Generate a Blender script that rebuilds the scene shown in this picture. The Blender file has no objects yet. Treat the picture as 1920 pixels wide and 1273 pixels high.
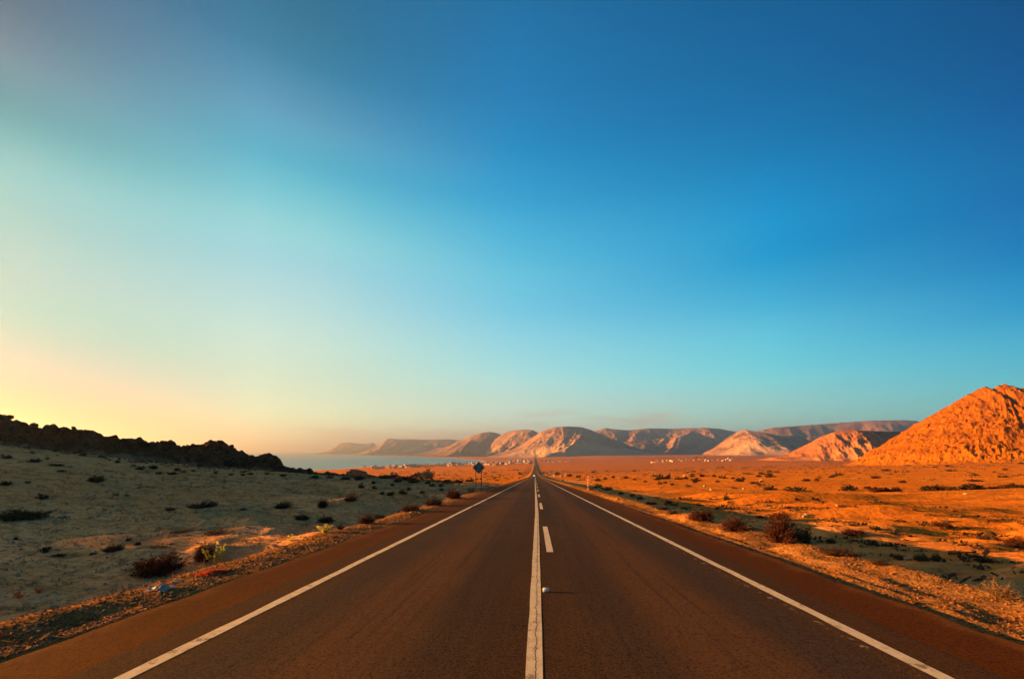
import bpy, math, random
import numpy as np

random.seed(7)
rng = np.random.default_rng(7)
scene = bpy.context.scene
col = scene.collection
R = math.radians
pi = math.pi

# ------------------------------------------------------------------ numbers
F, PX0, PY0 = 816.0, 1003.0, 846.0        # focal length and horizon of the photo, photo pixels
EYE = 1.7
SUN_AZ, SUN_EL = -84.0, 7.6               # degrees, azimuth from +Y clockwise (left is negative)
EXPO = 2.8
SEA_Z = -78.0
CLOUD = 1.0

# ------------------------------------------------------------------ noise
def _hash(ix, iy, seed):
    h = (ix.astype(np.int64) * 374761393 + iy.astype(np.int64) * 668265263 + seed * 974711 + 12345) & 0xffffffff
    h = ((h ^ (h >> 13)) * 1274126177) & 0xffffffff
    h = ((h ^ (h >> 16)) * 2246822519) & 0xffffffff
    return ((h ^ (h >> 15)) & 0xffffff) / float(0xffffff)

def vnoise(x, y, seed=0):
    x = np.asarray(x, float); y = np.asarray(y, float)
    fx = np.floor(x); fy = np.floor(y)
    tx = x - fx; ty = y - fy
    tx = tx * tx * tx * (tx * (tx * 6 - 15) + 10); ty = ty * ty * ty * (ty * (ty * 6 - 15) + 10)
    a = _hash(fx, fy, seed); b = _hash(fx + 1, fy, seed)
    c = _hash(fx, fy + 1, seed); d = _hash(fx + 1, fy + 1, seed)
    return (a + (b - a) * tx) * (1 - ty) + (c + (d - c) * tx) * ty

def fbm(x, y, seed=0, octaves=4, gain=0.5):
    s = 0; a = 1; n = 0
    for k in range(octaves):
        s = s + a * (vnoise(x * 2 ** k + 17.3 * k, y * 2 ** k - 9.1 * k, seed + k) - 0.5)
        n += a; a *= gain
    return s / n * 2          # about -1..1

def ridged(x, y, seed=0, octaves=4, gain=0.5):
    s = 0; a = 1; n = 0
    for k in range(octaves):
        v = 1 - np.abs(2 * vnoise(x * 2 ** k + 31.7 * k, y * 2 ** k + 5.3 * k, seed + k) - 1)
        s = s + a * v; n += a; a *= gain
    return s / n

def cells(x, y, seed=0):
    """distance to the nearest and second cell point, and a random value of the cell"""
    x = np.asarray(x, float); y = np.asarray(y, float)
    fx = np.floor(x); fy = np.floor(y)
    d1 = np.full(x.shape, 9.0); d2 = np.full(x.shape, 9.0); idv = np.zeros(x.shape)
    for i in (-1, 0, 1):
        for j in (-1, 0, 1):
            cx = fx + i; cy = fy + j
            qx = cx + _hash(cx, cy, seed); qy = cy + _hash(cx, cy, seed + 77)
            d = np.hypot(x - qx, y - qy)
            v = _hash(cx, cy, seed + 191)
            new = d < d1
            d2 = np.where(new, d1, np.minimum(d2, d))
            idv = np.where(new, v, idv)
            d1 = np.where(new, d, d1)
    return d1, d2, idv

def sst(a, b, x):
    t = np.clip((x - a) / (b - a), 0, 1)
    return t * t * (3 - 2 * t)

# ------------------------------------------------------------------ mesh helpers
def mesh_np(name, verts, faces, mat=None, smooth=True, k=4, attrs=None, midx=None):
    me = bpy.data.meshes.new(name)
    verts = np.ascontiguousarray(verts, dtype=np.float32); faces = np.ascontiguousarray(faces, dtype=np.int32)
    nf = len(faces)
    me.vertices.add(len(verts)); me.vertices.foreach_set('co', verts.ravel())
    me.loops.add(nf * k); me.loops.foreach_set('vertex_index', faces.ravel())
    me.polygons.add(nf)
    me.polygons.foreach_set('loop_start', np.arange(0, nf * k, k, dtype=np.int32))
    me.polygons.foreach_set('loop_total', np.full(nf, k, dtype=np.int32))
    me.polygons.foreach_set('use_smooth', np.full(nf, smooth, dtype=bool))
    if midx is not None:
        me.polygons.foreach_set('material_index', np.ascontiguousarray(midx, dtype=np.int32))
    for key, v in (attrs or {}).items():
        at = me.attributes.new(key, 'FLOAT', 'POINT')
        at.data.foreach_set('value', np.ascontiguousarray(v, dtype=np.float32).ravel())
    if mat is not None:
        for m in (mat if isinstance(mat, (list, tuple)) else [mat]):
            me.materials.append(m)
    me.update(calc_edges=True)
    me.validate()
    return me

def grid_faces(nx, ny):
    i = np.arange(ny - 1)[:, None] * nx + np.arange(nx - 1)[None, :]
    return np.stack([i, i + 1, i + nx + 1, i + nx], -1).reshape(-1, 4)

class MB:
    """collects faces of mixed size and links them as ONE mesh object"""
    def __init__(s): s.v = []; s.f = []; s.m = []
    def add(s, vs, fs, m=0):
        o = len(s.v); s.v += [tuple(v) for v in vs]; s.f += [tuple(i + o for i in f) for f in fs]; s.m += [m] * len(fs)
    def box(s, c, d, m=0, rz=0, taper=1.0):
        hx, hy, hz = d[0] / 2, d[1] / 2, d[2] / 2
        cr, sr = math.cos(rz), math.sin(rz); vs = []
        for z, k in ((-hz, 1.0), (hz, taper)):
            for x, y in ((-hx, -hy), (hx, -hy), (hx, hy), (-hx, hy)):
                x *= k; y *= k
                vs.append((c[0] + x * cr - y * sr, c[1] + x * sr + y * cr, c[2] + z))
        s.add(vs, [(3, 2, 1, 0), (4, 5, 6, 7), (0, 1, 5, 4), (1, 2, 6, 5), (2, 3, 7, 6), (3, 0, 4, 7)], m)
    def tube(s, pts, rad, n=8, m=0, cap=True):
        pts = [np.array(p, float) for p in pts]
        if not isinstance(rad, (list, tuple)): rad = [rad] * len(pts)
        vs = []
        for i, p in enumerate(pts):
            d = pts[min(i + 1, len(pts) - 1)] - pts[max(i - 1, 0)]
            d = d / (np.linalg.norm(d) + 1e-9)
            a = np.cross(d, (0, 0, 1) if abs(d[2]) < .9 else (1, 0, 0)); a /= np.linalg.norm(a); b = np.cross(d, a)
            for q in range(n):
                t = 2 * pi * q / n
                vs.append(p + rad[i] * (a * math.cos(t) + b * math.sin(t)))
        fs = []
        for i in range(len(pts) - 1):
            for q in range(n):
                r = (q + 1) % n
                fs.append((i * n + q, i * n + r, (i + 1) * n + r, (i + 1) * n + q))
        if cap:
            fs.append(tuple(range(n))[::-1]); fs.append(tuple((len(pts) - 1) * n + q for q in range(n)))
        s.add(vs, fs, m)
    def mesh(s, name, mats, smooth=False):
        me = bpy.data.meshes.new(name); me.from_pydata(s.v, [], s.f); me.update()
        for m in (mats if isinstance(mats, (list, tuple)) else [mats]): me.materials.append(m)
        me.polygons.foreach_set('material_index', s.m)
        me.polygons.foreach_set('use_smooth', [smooth] * len(s.f)); me.update()
        return me
    def build(s, name, mats, parent=None, smooth=False):
        return link(name, s.mesh(name, mats, smooth), parent)

def link(name, me, parent=None):
    o = bpy.data.objects.new(name, me); col.objects.link(o)
    if parent is not None: o.parent = parent
    return o

def empty(name, loc, rz=0.0, sc=(1, 1, 1)):
    o = bpy.data.objects.new(name, None); col.objects.link(o)
    o.location = loc; o.rotation_euler = (0, 0, rz); o.scale = sc; o.empty_display_size = .3
    return o

def tag(o, label=None, cat=None, group=None, kind=None):
    if label: o['label'] = label
    if cat: o['category'] = cat
    if group: o['group'] = group
    if kind: o['kind'] = kind
    return o

# ------------------------------------------------------------------ materials
def new_mat(name):
    m = bpy.data.materials.new(name); m.use_nodes = True
    nt = m.node_tree; b = nt.nodes['Principled BSDF']
    b.inputs['Roughness'].default_value = .9
    b.inputs['Specular IOR Level'].default_value = .15
    return m, nt, b

class NG:
    """small helper for wiring nodes"""
    def __init__(s, nt): s.nt = nt
    def n(s, t, **kw):
        nd = s.nt.nodes.new(t)
        for k, v in kw.items(): setattr(nd, k, v)
        return nd
    def l(s, a, b): s.nt.links.new(a, b)
    def put(s, sock, v):
        if isinstance(v, (int, float)): sock.default_value = v
        elif isinstance(v, (tuple, list)): sock.default_value = v
        else: s.l(v, sock)
    def math(s, op, a, b=0.0, clamp=False):
        nd = s.n('ShaderNodeMath', operation=op, use_clamp=clamp)
        s.put(nd.inputs[0], a); s.put(nd.inputs[1], b); return nd.outputs[0]
    def mr(s, v, a, b, c=0.0, d=1.0, smooth=True):
        nd = s.n('ShaderNodeMapRange', interpolation_type='SMOOTHSTEP' if smooth else 'LINEAR')
        s.put(nd.inputs['Value'], v)
        for k, q in zip(('From Min', 'From Max', 'To Min', 'To Max'), (a, b, c, d)): nd.inputs[k].default_value = q
        return nd.outputs['Result']
    def noise(s, vec, scale, detail=4, rough=.55, sc3=None, dist=0.0):
        if sc3:
            mp = s.n('ShaderNodeMapping'); mp.inputs['Scale'].default_value = sc3; s.l(vec, mp.inputs['Vector']); vec = mp.outputs[0]
        nd = s.n('ShaderNodeTexNoise'); nd.inputs['Scale'].default_value = scale; nd.inputs['Detail'].default_value = detail
        nd.inputs['Roughness'].default_value = rough; nd.inputs['Distortion'].default_value = dist; s.l(vec, nd.inputs['Vector']); return nd.outputs['Fac']
    def voro(s, vec, scale, feature='F1', out='Distance'):
        nd = s.n('ShaderNodeTexVoronoi', feature=feature); nd.inputs['Scale'].default_value = scale; s.l(vec, nd.inputs['Vector']); return nd.outputs[out]
    def mix(s, f, a, b, op='MIX'):
        nd = s.n('ShaderNodeMix', data_type='RGBA', blend_type=op)
        s.put(nd.inputs['Factor'], f)
        for sock, v in ((nd.inputs['A'], a), (nd.inputs['B'], b)):
            s.put(sock, (*v, 1) if isinstance(v, tuple) and len(v) == 3 else v)
        return nd.outputs['Result']
    def attr(s, name): return s.n('ShaderNodeAttribute', attribute_name=name).outputs['Fac']
    def obj(s): return s.n('ShaderNodeTexCoord').outputs['Object']
    def bump(s, h, strength, dist, normal=None):
        nd = s.n('ShaderNodeBump'); nd.inputs['Strength'].default_value = strength; nd.inputs['Distance'].default_value = dist
        s.l(h, nd.inputs['Height'])
        if normal is not None: s.l(normal, nd.inputs['Normal'])
        return nd.outputs[0]

def plain_mat(name, c, rough=.8, spec=.2, var=.25, scale=8.0, metal=0.0):
    m, nt, b = new_mat(name); g = NG(nt)
    n = g.noise(g.obj(), scale, 4)
    f = g.mr(n, .3, .7, 0, 1)
    d = tuple(x * (1 - var) for x in c); e = tuple(min(1, x * (1 + var)) for x in c)
    g.l(g.mix(f, d, e), b.inputs['Base Color'])
    b.inputs['Roughness'].default_value = rough; b.inputs['Specular IOR Level'].default_value = spec; b.inputs['Metallic'].default_value = metal
    return m

def ground_material():
    m, nt, b = new_mat('desert_soil'); g = NG(nt); P = g.obj()
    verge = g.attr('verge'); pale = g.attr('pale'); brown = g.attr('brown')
    big = g.noise(P, .035, 5); mid = g.noise(P, .45, 5, sc3=(.6, 1.6, 1)); fine = g.noise(P, 6.0, 5, .65); grain = g.noise(P, 60.0, 3, .7)
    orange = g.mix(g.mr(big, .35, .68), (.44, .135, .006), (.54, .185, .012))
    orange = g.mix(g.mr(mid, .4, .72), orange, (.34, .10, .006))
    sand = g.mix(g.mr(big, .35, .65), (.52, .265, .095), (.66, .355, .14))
    sand = g.mix(g.math('MULTIPLY', g.mr(mid, .42, .66), .75), sand, (.42, .22, .075))
    streak = g.noise(P, .8, 5, .7, sc3=(.35, 1.8, 1), dist=.6)
    sand = g.mix(g.math('MULTIPLY', g.mr(streak, .5, .68), .7), sand, (.28, .14, .045))
    sand = g.mix(g.math('MULTIPLY', g.mr(g.noise(P, 3.2, 6, .8), .49, .58), .75), sand, (.27, .135, .045))  # mottling in the colour stands in for the shading of small bumps
    sand = g.mix(g.math('MULTIPLY', g.mr(g.noise(P, 7.0, 5, .8), .56, .66), .6), sand, (.72, .50, .26))
    sand = g.mix(g.math('MULTIPLY', g.mr(streak, .45, .3), .35), sand, (.66, .48, .24))
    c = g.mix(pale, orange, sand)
    c = g.mix(g.math('MULTIPLY', brown, .75), c, (.25, .095, .03))  # shade over the far plain, put into the soil colour
    grav = g.mix(g.mr(grain, .35, .65), (.085, .045, .014), (.19, .095, .028))
    grav = g.mix(g.mr(g.noise(P, 1.6, 4), .48, .66), grav, (.24, .10, .02))
    c = g.mix(g.mr(g.math('ADD', verge, g.math('MULTIPLY', g.math('SUBTRACT', fine, .5), .5)), .3, .7), c, grav)
    spot = g.mr(g.noise(P, 2.2, 6, .7), .6, .72)
    c = g.mix(g.math('MULTIPLY', spot, .5), c, (.14, .075, .025))
    fleck = g.noise(P, .22, 6, .75, sc3=(.5, 1.5, 1))
    c = g.mix(g.math('MULTIPLY', g.mr(fleck, .54, .66), .55), c, (.2, .075, .012))
    c = g.mix(g.math('MULTIPLY', g.mr(grain, .4, .75), .22), c, (.6, .36, .14))
    g.l(c, b.inputs['Base Color'])
    h = g.math('ADD', g.math('MULTIPLY', fine, .7), g.math('MULTIPLY', grain, .25))
    nb = g.bump(h, .55, .06)
    nb2 = g.bump(g.noise(P, 1.3, 5, .6), .5, .35, nb)
    g.l(nb2, b.inputs['Normal'])
    b.inputs['Roughness'].default_value = 1.0; b.inputs['Specular IOR Level'].default_value = 0
    return m

def rock_material(name, dark, light, scale=.5, bumpd=.3, sand=(.5, .33, .17)):
    m, nt, b = new_mat(name); g = NG(nt); P = g.obj()
    n1 = g.noise(P, scale * .35, 6, .6); n2 = g.noise(P, scale * 2.2, 6, .65)
    c = g.mix(g.mr(n1, .32, .7), dark, light)
    c = g.mix(g.math('MULTIPLY', g.mr(n2, .49, .6), .85), c, tuple(x * .42 for x in dark))
    c = g.mix(g.math('MULTIPLY', g.mr(n2, .46, .25), .5), c, tuple(min(1, x * 1.25) for x in light))
    c = g.mix(g.attr('sand'), c, sand)
    g.l(c, b.inputs['Base Color'])
    g.l(g.bump(g.math('ADD', n2, g.math('MULTIPLY', g.noise(P, scale * 8, 4, .7), .4)), .8, bumpd), b.inputs['Normal'])
    b.inputs['Roughness'].default_value = 1; b.inputs['Specular IOR Level'].default_value = 0
    return m

def asphalt_material(name, c0, c1, c2, lanes=True):
    m, nt, b = new_mat(name); g = NG(nt); P = g.obj()
    sep = g.n('ShaderNodeSeparateXYZ'); g.l(P, sep.inputs[0]); X = sep.outputs[0]
    stretch = g.noise(P, 1.0, 5, .6, sc3=(1.3, .05, 1)); blot = g.noise(P, .55, 5, .6)
    grain = g.noise(P, 85.0, 3, .8); grain2 = g.noise(P, 28.0, 4, .7)
    c = g.mix(g.mr(blot, .35, .68), c0, c1)
    c = g.mix(g.math('MULTIPLY', g.mr(stretch, .42, .62), .9), c, c2)
    if lanes:
        ax = g.math('ABSOLUTE', X)
        # worn greyer wheel paths and the dusty strip between them, all along the lane
        w1 = g.math('SUBTRACT', 1.0, g.mr(g.math('ABSOLUTE', g.math('SUBTRACT', ax, 1.05)), .1, .55))
        w2 = g.math('SUBTRACT', 1.0, g.mr(g.math('ABSOLUTE', g.math('SUBTRACT', ax, 2.75)), .1, .6))
        w = g.math('MULTIPLY', g.math('MAXIMUM', g.math('MULTIPLY', w1, .35), w2), g.mr(stretch, .25, .7, .35, 1.0))
        c = g.mix(g.math('MULTIPLY', w, .9), c, (.024, .0215, .020))
        tk = g.math('SUBTRACT', 1.0, g.mr(g.math('ABSOLUTE', g.math('SUBTRACT', ax, 1.85)), .2, .85))
        c = g.mix(g.math('MULTIPLY', tk, .7), c, (.074, .037, .014))
        edge = g.math('MULTIPLY', g.mr(ax, 3.2, 3.6), .7)
        c = g.mix(edge, c, (.040, .017, .004))
        fine_streak = g.noise(P, 1.0, 4, .7, sc3=(9, .12, 1))
        c = g.mix(g.mr(fine_streak, .5, .68, 0, .75), c, (.018, .012, .009))
        oil = g.math('SUBTRACT', 1.0, g.mr(ax, .12, .6))
        c = g.mix(g.math('MULTIPLY', oil, .45), c, (.030, .014, .005))
        old = g.math('SUBTRACT', 1.0, g.mr(g.math('ABSOLUTE', g.math('SUBTRACT', X, 3.30)), .02, .05))
        old = g.math('MULTIPLY', old, g.math('MULTIPLY', g.mr(g.noise(P, 7.0, 5, .75), .55, .62), g.math('SUBTRACT', 1.0, g.mr(sep.outputs[1], 14.0, 22.0))))
        c = g.mix(g.math('MULTIPLY', old, .8), c, (.26, .2, .12))
        crack = g.voro(P, .55, 'DISTANCE_TO_EDGE')
        ck = g.math('MULTIPLY', g.math('SUBTRACT', 1.0, g.mr(crack, .0, .009)), g.mr(g.noise(P, .3, 3), .5, .6))
        c = g.mix(g.math('MULTIPLY', ck, .8), c, (.02, .012, .008))
    if not lanes:
        ax = g.math('ABSOLUTE', X)
        drift_ = g.math('ADD', g.math('MULTIPLY', g.math('SUBTRACT', g.noise(P, 1.1, 5, .7), .5), 1.6), g.mr(ax, 4.25, 5.0, -.45, .35, smooth=False))
        c = g.mix(g.mr(drift_, -.05, .3, 0, .8), c, (.105, .042, .008))
    c = g.mix(g.mr(grain, .42, .72, 0, .75), c, tuple(x * 2.6 for x in c1))
    c = g.mix(g.mr(grain2, .52, .3, 0, .85), c, tuple(x * .35 for x in c0))
    c = g.mix(g.mr(g.noise(P, 14.0, 4, .8), .55, .75, 0, .45), c, tuple(x * 1.9 for x in c1))
    g.l(c, b.inputs['Base Color'])
    g.l(g.bump(g.math('ADD', grain, grain2), .5, .012), b.inputs['Normal'])
    b.inputs['Roughness'].default_value = .95; b.inputs['Specular IOR Level'].default_value = .03
    return m

def paint_material(name, crack):
    m, nt, b = new_mat(name); g = NG(nt); P = g.obj()
    sep = g.n('ShaderNodeSeparateXYZ'); g.l(P, sep.inputs[0])
    n = g.noise(P, 9.0, 5, .7); grain = g.noise(P, 70.0, 3, .8)
    c = g.mix(g.mr(n, .35, .7), (.50, .46, .29), (.38, .34, .21))
    c = g.mix(g.math('MULTIPLY', g.mr(grain, .55, .75), .55), c, (.2, .13, .075))
    wear = g.mr(g.noise(P, 5.0, 7, .8), .555, .63)
    c = g.mix(g.math('MULTIPLY', wear, .8), c, (.11, .065, .03))
    if crack:
        mp = g.n('ShaderNodeMapping'); mp.inputs['Scale'].default_value = (0, 1, 0); g.l(P, mp.inputs['Vector'])
        off = g.math('ADD', g.math('MULTIPLY', g.math('SUBTRACT', g.noise(mp.outputs[0], 3.5, 5, .7), .5), .10), .035)
        lead = g.mr(sep.outputs[1], 3.5, 18.0, -.03, .085, smooth=False)
        d = g.math('ABSOLUTE', g.math('SUBTRACT', sep.outputs[0], g.math('ADD', off, lead)))
        ck = g.math('MULTIPLY', g.math('SUBTRACT', 1.0, g.mr(d, .002, .007)), g.math('SUBTRACT', 1.0, g.mr(sep.outputs[1], 14.0, 22.0)))
        soft = g.math('MULTIPLY', g.math('SUBTRACT', 1.0, g.mr(d, .0, .045)), g.mr(g.noise(P, 5.0, 4, .7), .35, .65))
        c = g.mix(g.math('MULTIPLY', soft, .55), c, (.25, .2, .135))
        c = g.mix(ck, c, (.03, .018, .01))
    g.l(c, b.inputs['Base Color']); b.inputs['Roughness'].default_value = .8
    return m

def leaf_material(name, a, bcol, trans=.25):
    m, nt, b = new_mat(name); g = NG(nt); P = g.obj()
    c = g.mix(g.mr(g.noise(P, 5.0, 4, .7), .35, .68), a, bcol)
    g.l(c, b.inputs['Base Color'])
    tr = g.n('ShaderNodeBsdfTranslucent'); g.l(c, tr.inputs['Color'])
    mx = g.n('ShaderNodeMixShader'); mx.inputs[0].default_value = trans
    g.l(b.outputs[0], mx.inputs[1]); g.l(tr.outputs[0], mx.inputs[2]); g.l(mx.outputs[0], nt.nodes['Material Output'].inputs[0])
    return m

M_GROUND = ground_material()
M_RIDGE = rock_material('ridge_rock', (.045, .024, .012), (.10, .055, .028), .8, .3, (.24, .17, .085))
M_ROCKHILL = rock_material('orange_rock', (.17, .055, .002), (.285, .102, .003), .3, 1.5, (.26, .095, .004))
M_MIDHILL = rock_material('red_rock', (.22, .09, .03), (.33, .135, .042), .06, 3.0, (.36, .16, .055))
M_MOUNT = rock_material('mountain_rock', (.22, .125, .06), (.33, .19, .088), .006, 18.0, (.46, .30, .15))
M_STONE = rock_material('stone', (.26, .18, .11), (.42, .31, .2), 4.0, .03)
M_REDROCK = rock_material('red_boulder_rock', (.26, .09, .04), (.40, .16, .07), 1.2, .1)
M_ASPHALT = asphalt_material('asphalt', (.030, .020, .009), (.050, .029, .012), (.021, .0155, .010))
M_SHOULDER = asphalt_material('dusty_asphalt', (.050, .016, .001), (.066, .022, .0015), (.040, .0135, .001), lanes=False)
M_PAINT = paint_material('road_paint', False)
M_PAINTC = paint_material('cracked_road_paint', True)
M_TWIG = plain_mat('dry_twig', (.05, .022, .011), .9, .1)
M_TWIG_PALE = plain_mat('pale_twig', (.28, .17, .08), .9, .1)
M_LEAF_RED = leaf_material('rusty_leaf', (.034, .009, .005), (.065, .02, .009), .1)
M_LEAF_DARK = leaf_material('dark_leaf', (.03, .02, .009), (.055, .036, .016), .1)
M_LEAF_GREEN = leaf_material('dusty_green_leaf', (.03, .033, .012), (.055, .055, .02), .15)
M_LEAF_YEL = leaf_material('yellow_green_leaf', (.36, .36, .05), (.50, .46, .08), .4)
M_LEAF_CRIMSON = leaf_material('crimson_leaf', (.40, .04, .015), (.55, .09, .03), .2)
M_GALV = plain_mat('galvanised_metal', (.16, .17, .165), .55, .4, .15, 6, .5)
M_SIGNBACK = plain_mat('sign_back_metal', (.05, .10, .11), .6, .25, .2, 3, .0)
M_POST = plain_mat('steel_post', (.05, .035, .025), .7, .3, .2, 6)
M_WHITE = plain_mat('white_paint', (.75, .72, .66), .6, .3, .08)
M_RED = plain_mat('red_paint', (.55, .035, .025), .6, .3, .12)
M_PLASTIC = plain_mat('pale_plastic', (.16, .155, .125), .35, .5, .2, 20)
M_WHITEPLASTIC = plain_mat('white_plastic', (.8, .8, .76), .35, .5, .06, 20)
M_ALU = plain_mat('can_metal', (.5, .5, .48), .35, .5, .06, 20, .2)

# ------------------------------------------------------------------ world and sun
def lin(c):
    return tuple((x / 255 / 12.92) if x / 255 <= .04045 else ((x / 255 + .055) / 1.055) ** 2.4 for x in c)

def make_world():
    w = bpy.data.worlds.new("World"); scene.world = w; w.use_nodes = True
    nt = w.node_tree; g = NG(nt)
    for nd in list(nt.nodes): nt.nodes.remove(nd)
    out = g.n('ShaderNodeOutputWorld')
    D = g.n('ShaderNodeTexCoord').outputs['Generated']
    nrm = g.n('ShaderNodeVectorMath', operation='NORMALIZE'); g.l(D, nrm.inputs[0])
    sep = g.n('ShaderNodeSeparateXYZ'); g.l(nrm.outputs[0], sep.inputs[0])
    x, y, z = sep.outputs
    el = g.math('MULTIPLY', g.math('ARCSINE', z), 180 / pi)
    hl = g.math('SQRT', g.math('ADD', g.math('ADD', g.math('MULTIPLY', x, x), g.math('MULTIPLY', y, y)), 1e-6))
    az = R(SUN_AZ)
    cs = g.math('DIVIDE', g.math('ADD', g.math('MULTIPLY', x, math.sin(az)), g.math('MULTIPLY', y, math.cos(az))), hl)
    dl = g.math('MULTIPLY', g.math('ARCCOSINE', g.math('MINIMUM', g.math('MAXIMUM', cs, -1.0), 1.0)), 180 / pi)
    ramps = [
        (33.1, [(0, (184.9, 147.4, 125.3)), (2.9, (183.4, 146.8, 131.1)), (6.4, (152.6, 174.4, 171.7)), (10.8, (99.8, 195.8, 190.4)), (15, (126.5, 198.9, 196.7)), (19, (114.5, 197.2, 196.5)), (22.9, (95.6, 191.9, 195.7)), (26.5, (0.0, 155.0, 168.8)), (30, (72.0, 134.2, 155.5)), (33.2, (40.0, 103.6, 131.6)), (46, (6.0, 69.1, 122.9)), (80, (0.0, 51.0, 113.5))]),
        (51.3, [(0, (241.0, 231.8, 170.2)), (3.9, (236.7, 248.3, 198.8)), (6.2, (222.9, 242.1, 205.9)), (8.6, (208.6, 236.6, 209.9)), (14.2, (188.7, 229.5, 220.5)), (19.6, (159.6, 217.0, 223.6)), (24.7, (133.5, 211.7, 219.4)), (29.4, (79.7, 184.4, 206.9)), (33.7, (78.0, 160.8, 191.9)), (37.6, (40.0, 132.9, 169.6)), (41, (14.0, 114.9, 151.1)), (52, (4.0, 90.8, 135.8)), (80, (0.0, 66.8, 115.6))]),
        (81.0, [(0, (240.1, 219.4, 178.3)), (4.6, (220.4, 238.0, 213.2)), (7.2, (199.1, 235.5, 221.0)), (10.1, (173.0, 232.8, 229.7)), (16.8, (125.4, 210.4, 232.3)), (22.9, (92.0, 196.2, 225.3)), (28.6, (52.0, 171.5, 216.3)), (33.7, (18.0, 147.5, 201.8)), (38.3, (6.0, 129.6, 187.1)), (42.4, (0.0, 119.7, 176.4)), (46, (0.0, 109.7, 162.9)), (56, (0.0, 89.8, 142.0)), (80, (0.0, 69.3, 116.5))]),
        (112.2, [(0, (209.1, 217.3, 184.5)), (4.1, (178.3, 227.7, 209.1)), (6.5, (157.6, 225.1, 218.7)), (9, (125.0, 222.5, 228.7)), (14.9, (84.0, 195.3, 225.2)), (20.5, (22.0, 162.0, 212.3)), (25.7, (2.0, 150.3, 206.6)), (30.5, (0.0, 129.5, 186.2)), (34.9, (0.0, 112.4, 169.9)), (38.8, (0.0, 102.1, 157.7)), (42.4, (0.0, 94.0, 147.0)), (54, (0.0, 78.5, 130.7)), (80, (0.0, 64.2, 112.5))]),
        (132.3, [(0, (178.7, 218.4, 192.7)), (3.1, (150.4, 219.4, 207.0)), (4.9, (125.6, 212.4, 213.0)), (6.8, (99.2, 205.0, 219.4)), (11.3, (54.0, 171.7, 214.1)), (15.7, (10.0, 138.1, 196.8)), (20, (0.0, 116.3, 180.5)), (24, (0.0, 107.6, 168.6)), (27.8, (0.0, 92.8, 155.9)), (31.3, (0.0, 84.7, 141.7)), (34.6, (0.0, 78.1, 131.8)), (50, (0.0, 69.7, 119.9)), (80, (0.0, 61.6, 109.9))])
    ]
    fel = g.math('DIVIDE', el, 80.0, clamp=True)
    # glow round the low sun, out of view at left, added to warm shade
    ramps = [(3.0, [(0, (640, 440, 255)), (8, (640, 440, 260)), (16, (480, 370, 250)), (25, (320, 285, 230)), (34, (190, 195, 190)), (46, (60, 110, 140)), (80, (0, 60, 115))])] + ramps
    outc = []
    for a, stops in ramps:
        r = g.n('ShaderNodeValToRGB'); cr = r.color_ramp; cr.interpolation = 'CARDINAL'
        while len(cr.elements) < len(stops): cr.elements.new(.5)
        for e, (p, c) in zip(cr.elements, stops):
            e.position = p / 80
        for e, (p, c) in zip(cr.elements, stops):
            e.color = (*lin(c), 1)
        g.l(fel, r.inputs[0]); outc.append((a, r.outputs[0]))
    c = outc[0][1]
    for (a0, _), (a1, ca) in zip(outc, outc[1:]):
        c = g.mix(g.mr(dl, a0 + (6 if 50 < a0 < 60 else 0), a1, 0, 1, smooth=False), c, ca)
    # low haze bank over the sea and a few thin wisps above the mountains
    cmb = g.n('ShaderNodeCombineXYZ'); g.l(g.math('MULTIPLY', dl, .045), cmb.inputs[0]); g.l(g.math('MULTIPLY', el, .42), cmb.inputs[1])
    cv = cmb.outputs[0]
    n1 = g.noise(cv, 1.6, 6, .6); n2 = g.noise(cv, 2.6, 4, .5)
    top = g.math('ADD', 2.9, g.math('MULTIPLY', g.math('SUBTRACT', n1, .5), 3.2))
    bank = g.math('SUBTRACT', 1.0, g.mr(g.math('SUBTRACT', el, top), -1.3, .5))
    bank = g.math('MULTIPLY', bank, g.math('MULTIPLY', g.mr(dl, 53, 62), g.math('SUBTRACT', 1.0, g.mr(dl, 84, 125))))
    c = g.mix(g.math('MULTIPLY', bank, CLOUD * .75), c, lin((238, 192, 148)))
    wis = g.math('MULTIPLY', g.mr(n2, .40, .70), g.math('MULTIPLY', g.mr(el, 2.6, 4.0), g.math('SUBTRACT', 1.0, g.mr(el, 4.8, 6.0))))
    wis = g.math('MULTIPLY', wis, g.math('MULTIPLY', g.mr(dl, 80, 86), g.math('SUBTRACT', 1.0, g.mr(dl, 100, 118))))
    c = g.mix(g.math('MULTIPLY', wis, CLOUD * .6), c, lin((222, 190, 158)))
    bg = g.n('ShaderNodeBackground'); g.l(c, bg.inputs[0]); bg.inputs[1].default_value = 2 ** -EXPO
    sky = g.n('ShaderNodeTexSky', sky_type='NISHITA'); sky.sun_disc = False
    sky.sun_elevation = R(SUN_EL); sky.sun_rotation = R(SUN_AZ); sky.dust_density = 1.5; sky.ozone_density = 3
    bg2 = g.n('ShaderNodeBackground'); g.l(g.mix(1.0, sky.outputs[0], (.05, .6, 1.0), 'MULTIPLY'), bg2.inputs[0]); bg2.inputs[1].default_value = .05
    mx = g.n('ShaderNodeMixShader'); mx.inputs[0].default_value = .02
    g.l(bg.outputs[0], mx.inputs[1]); g.l(bg2.outputs[0], mx.inputs[2]); g.l(mx.outputs[0], out.inputs[0])

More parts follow.
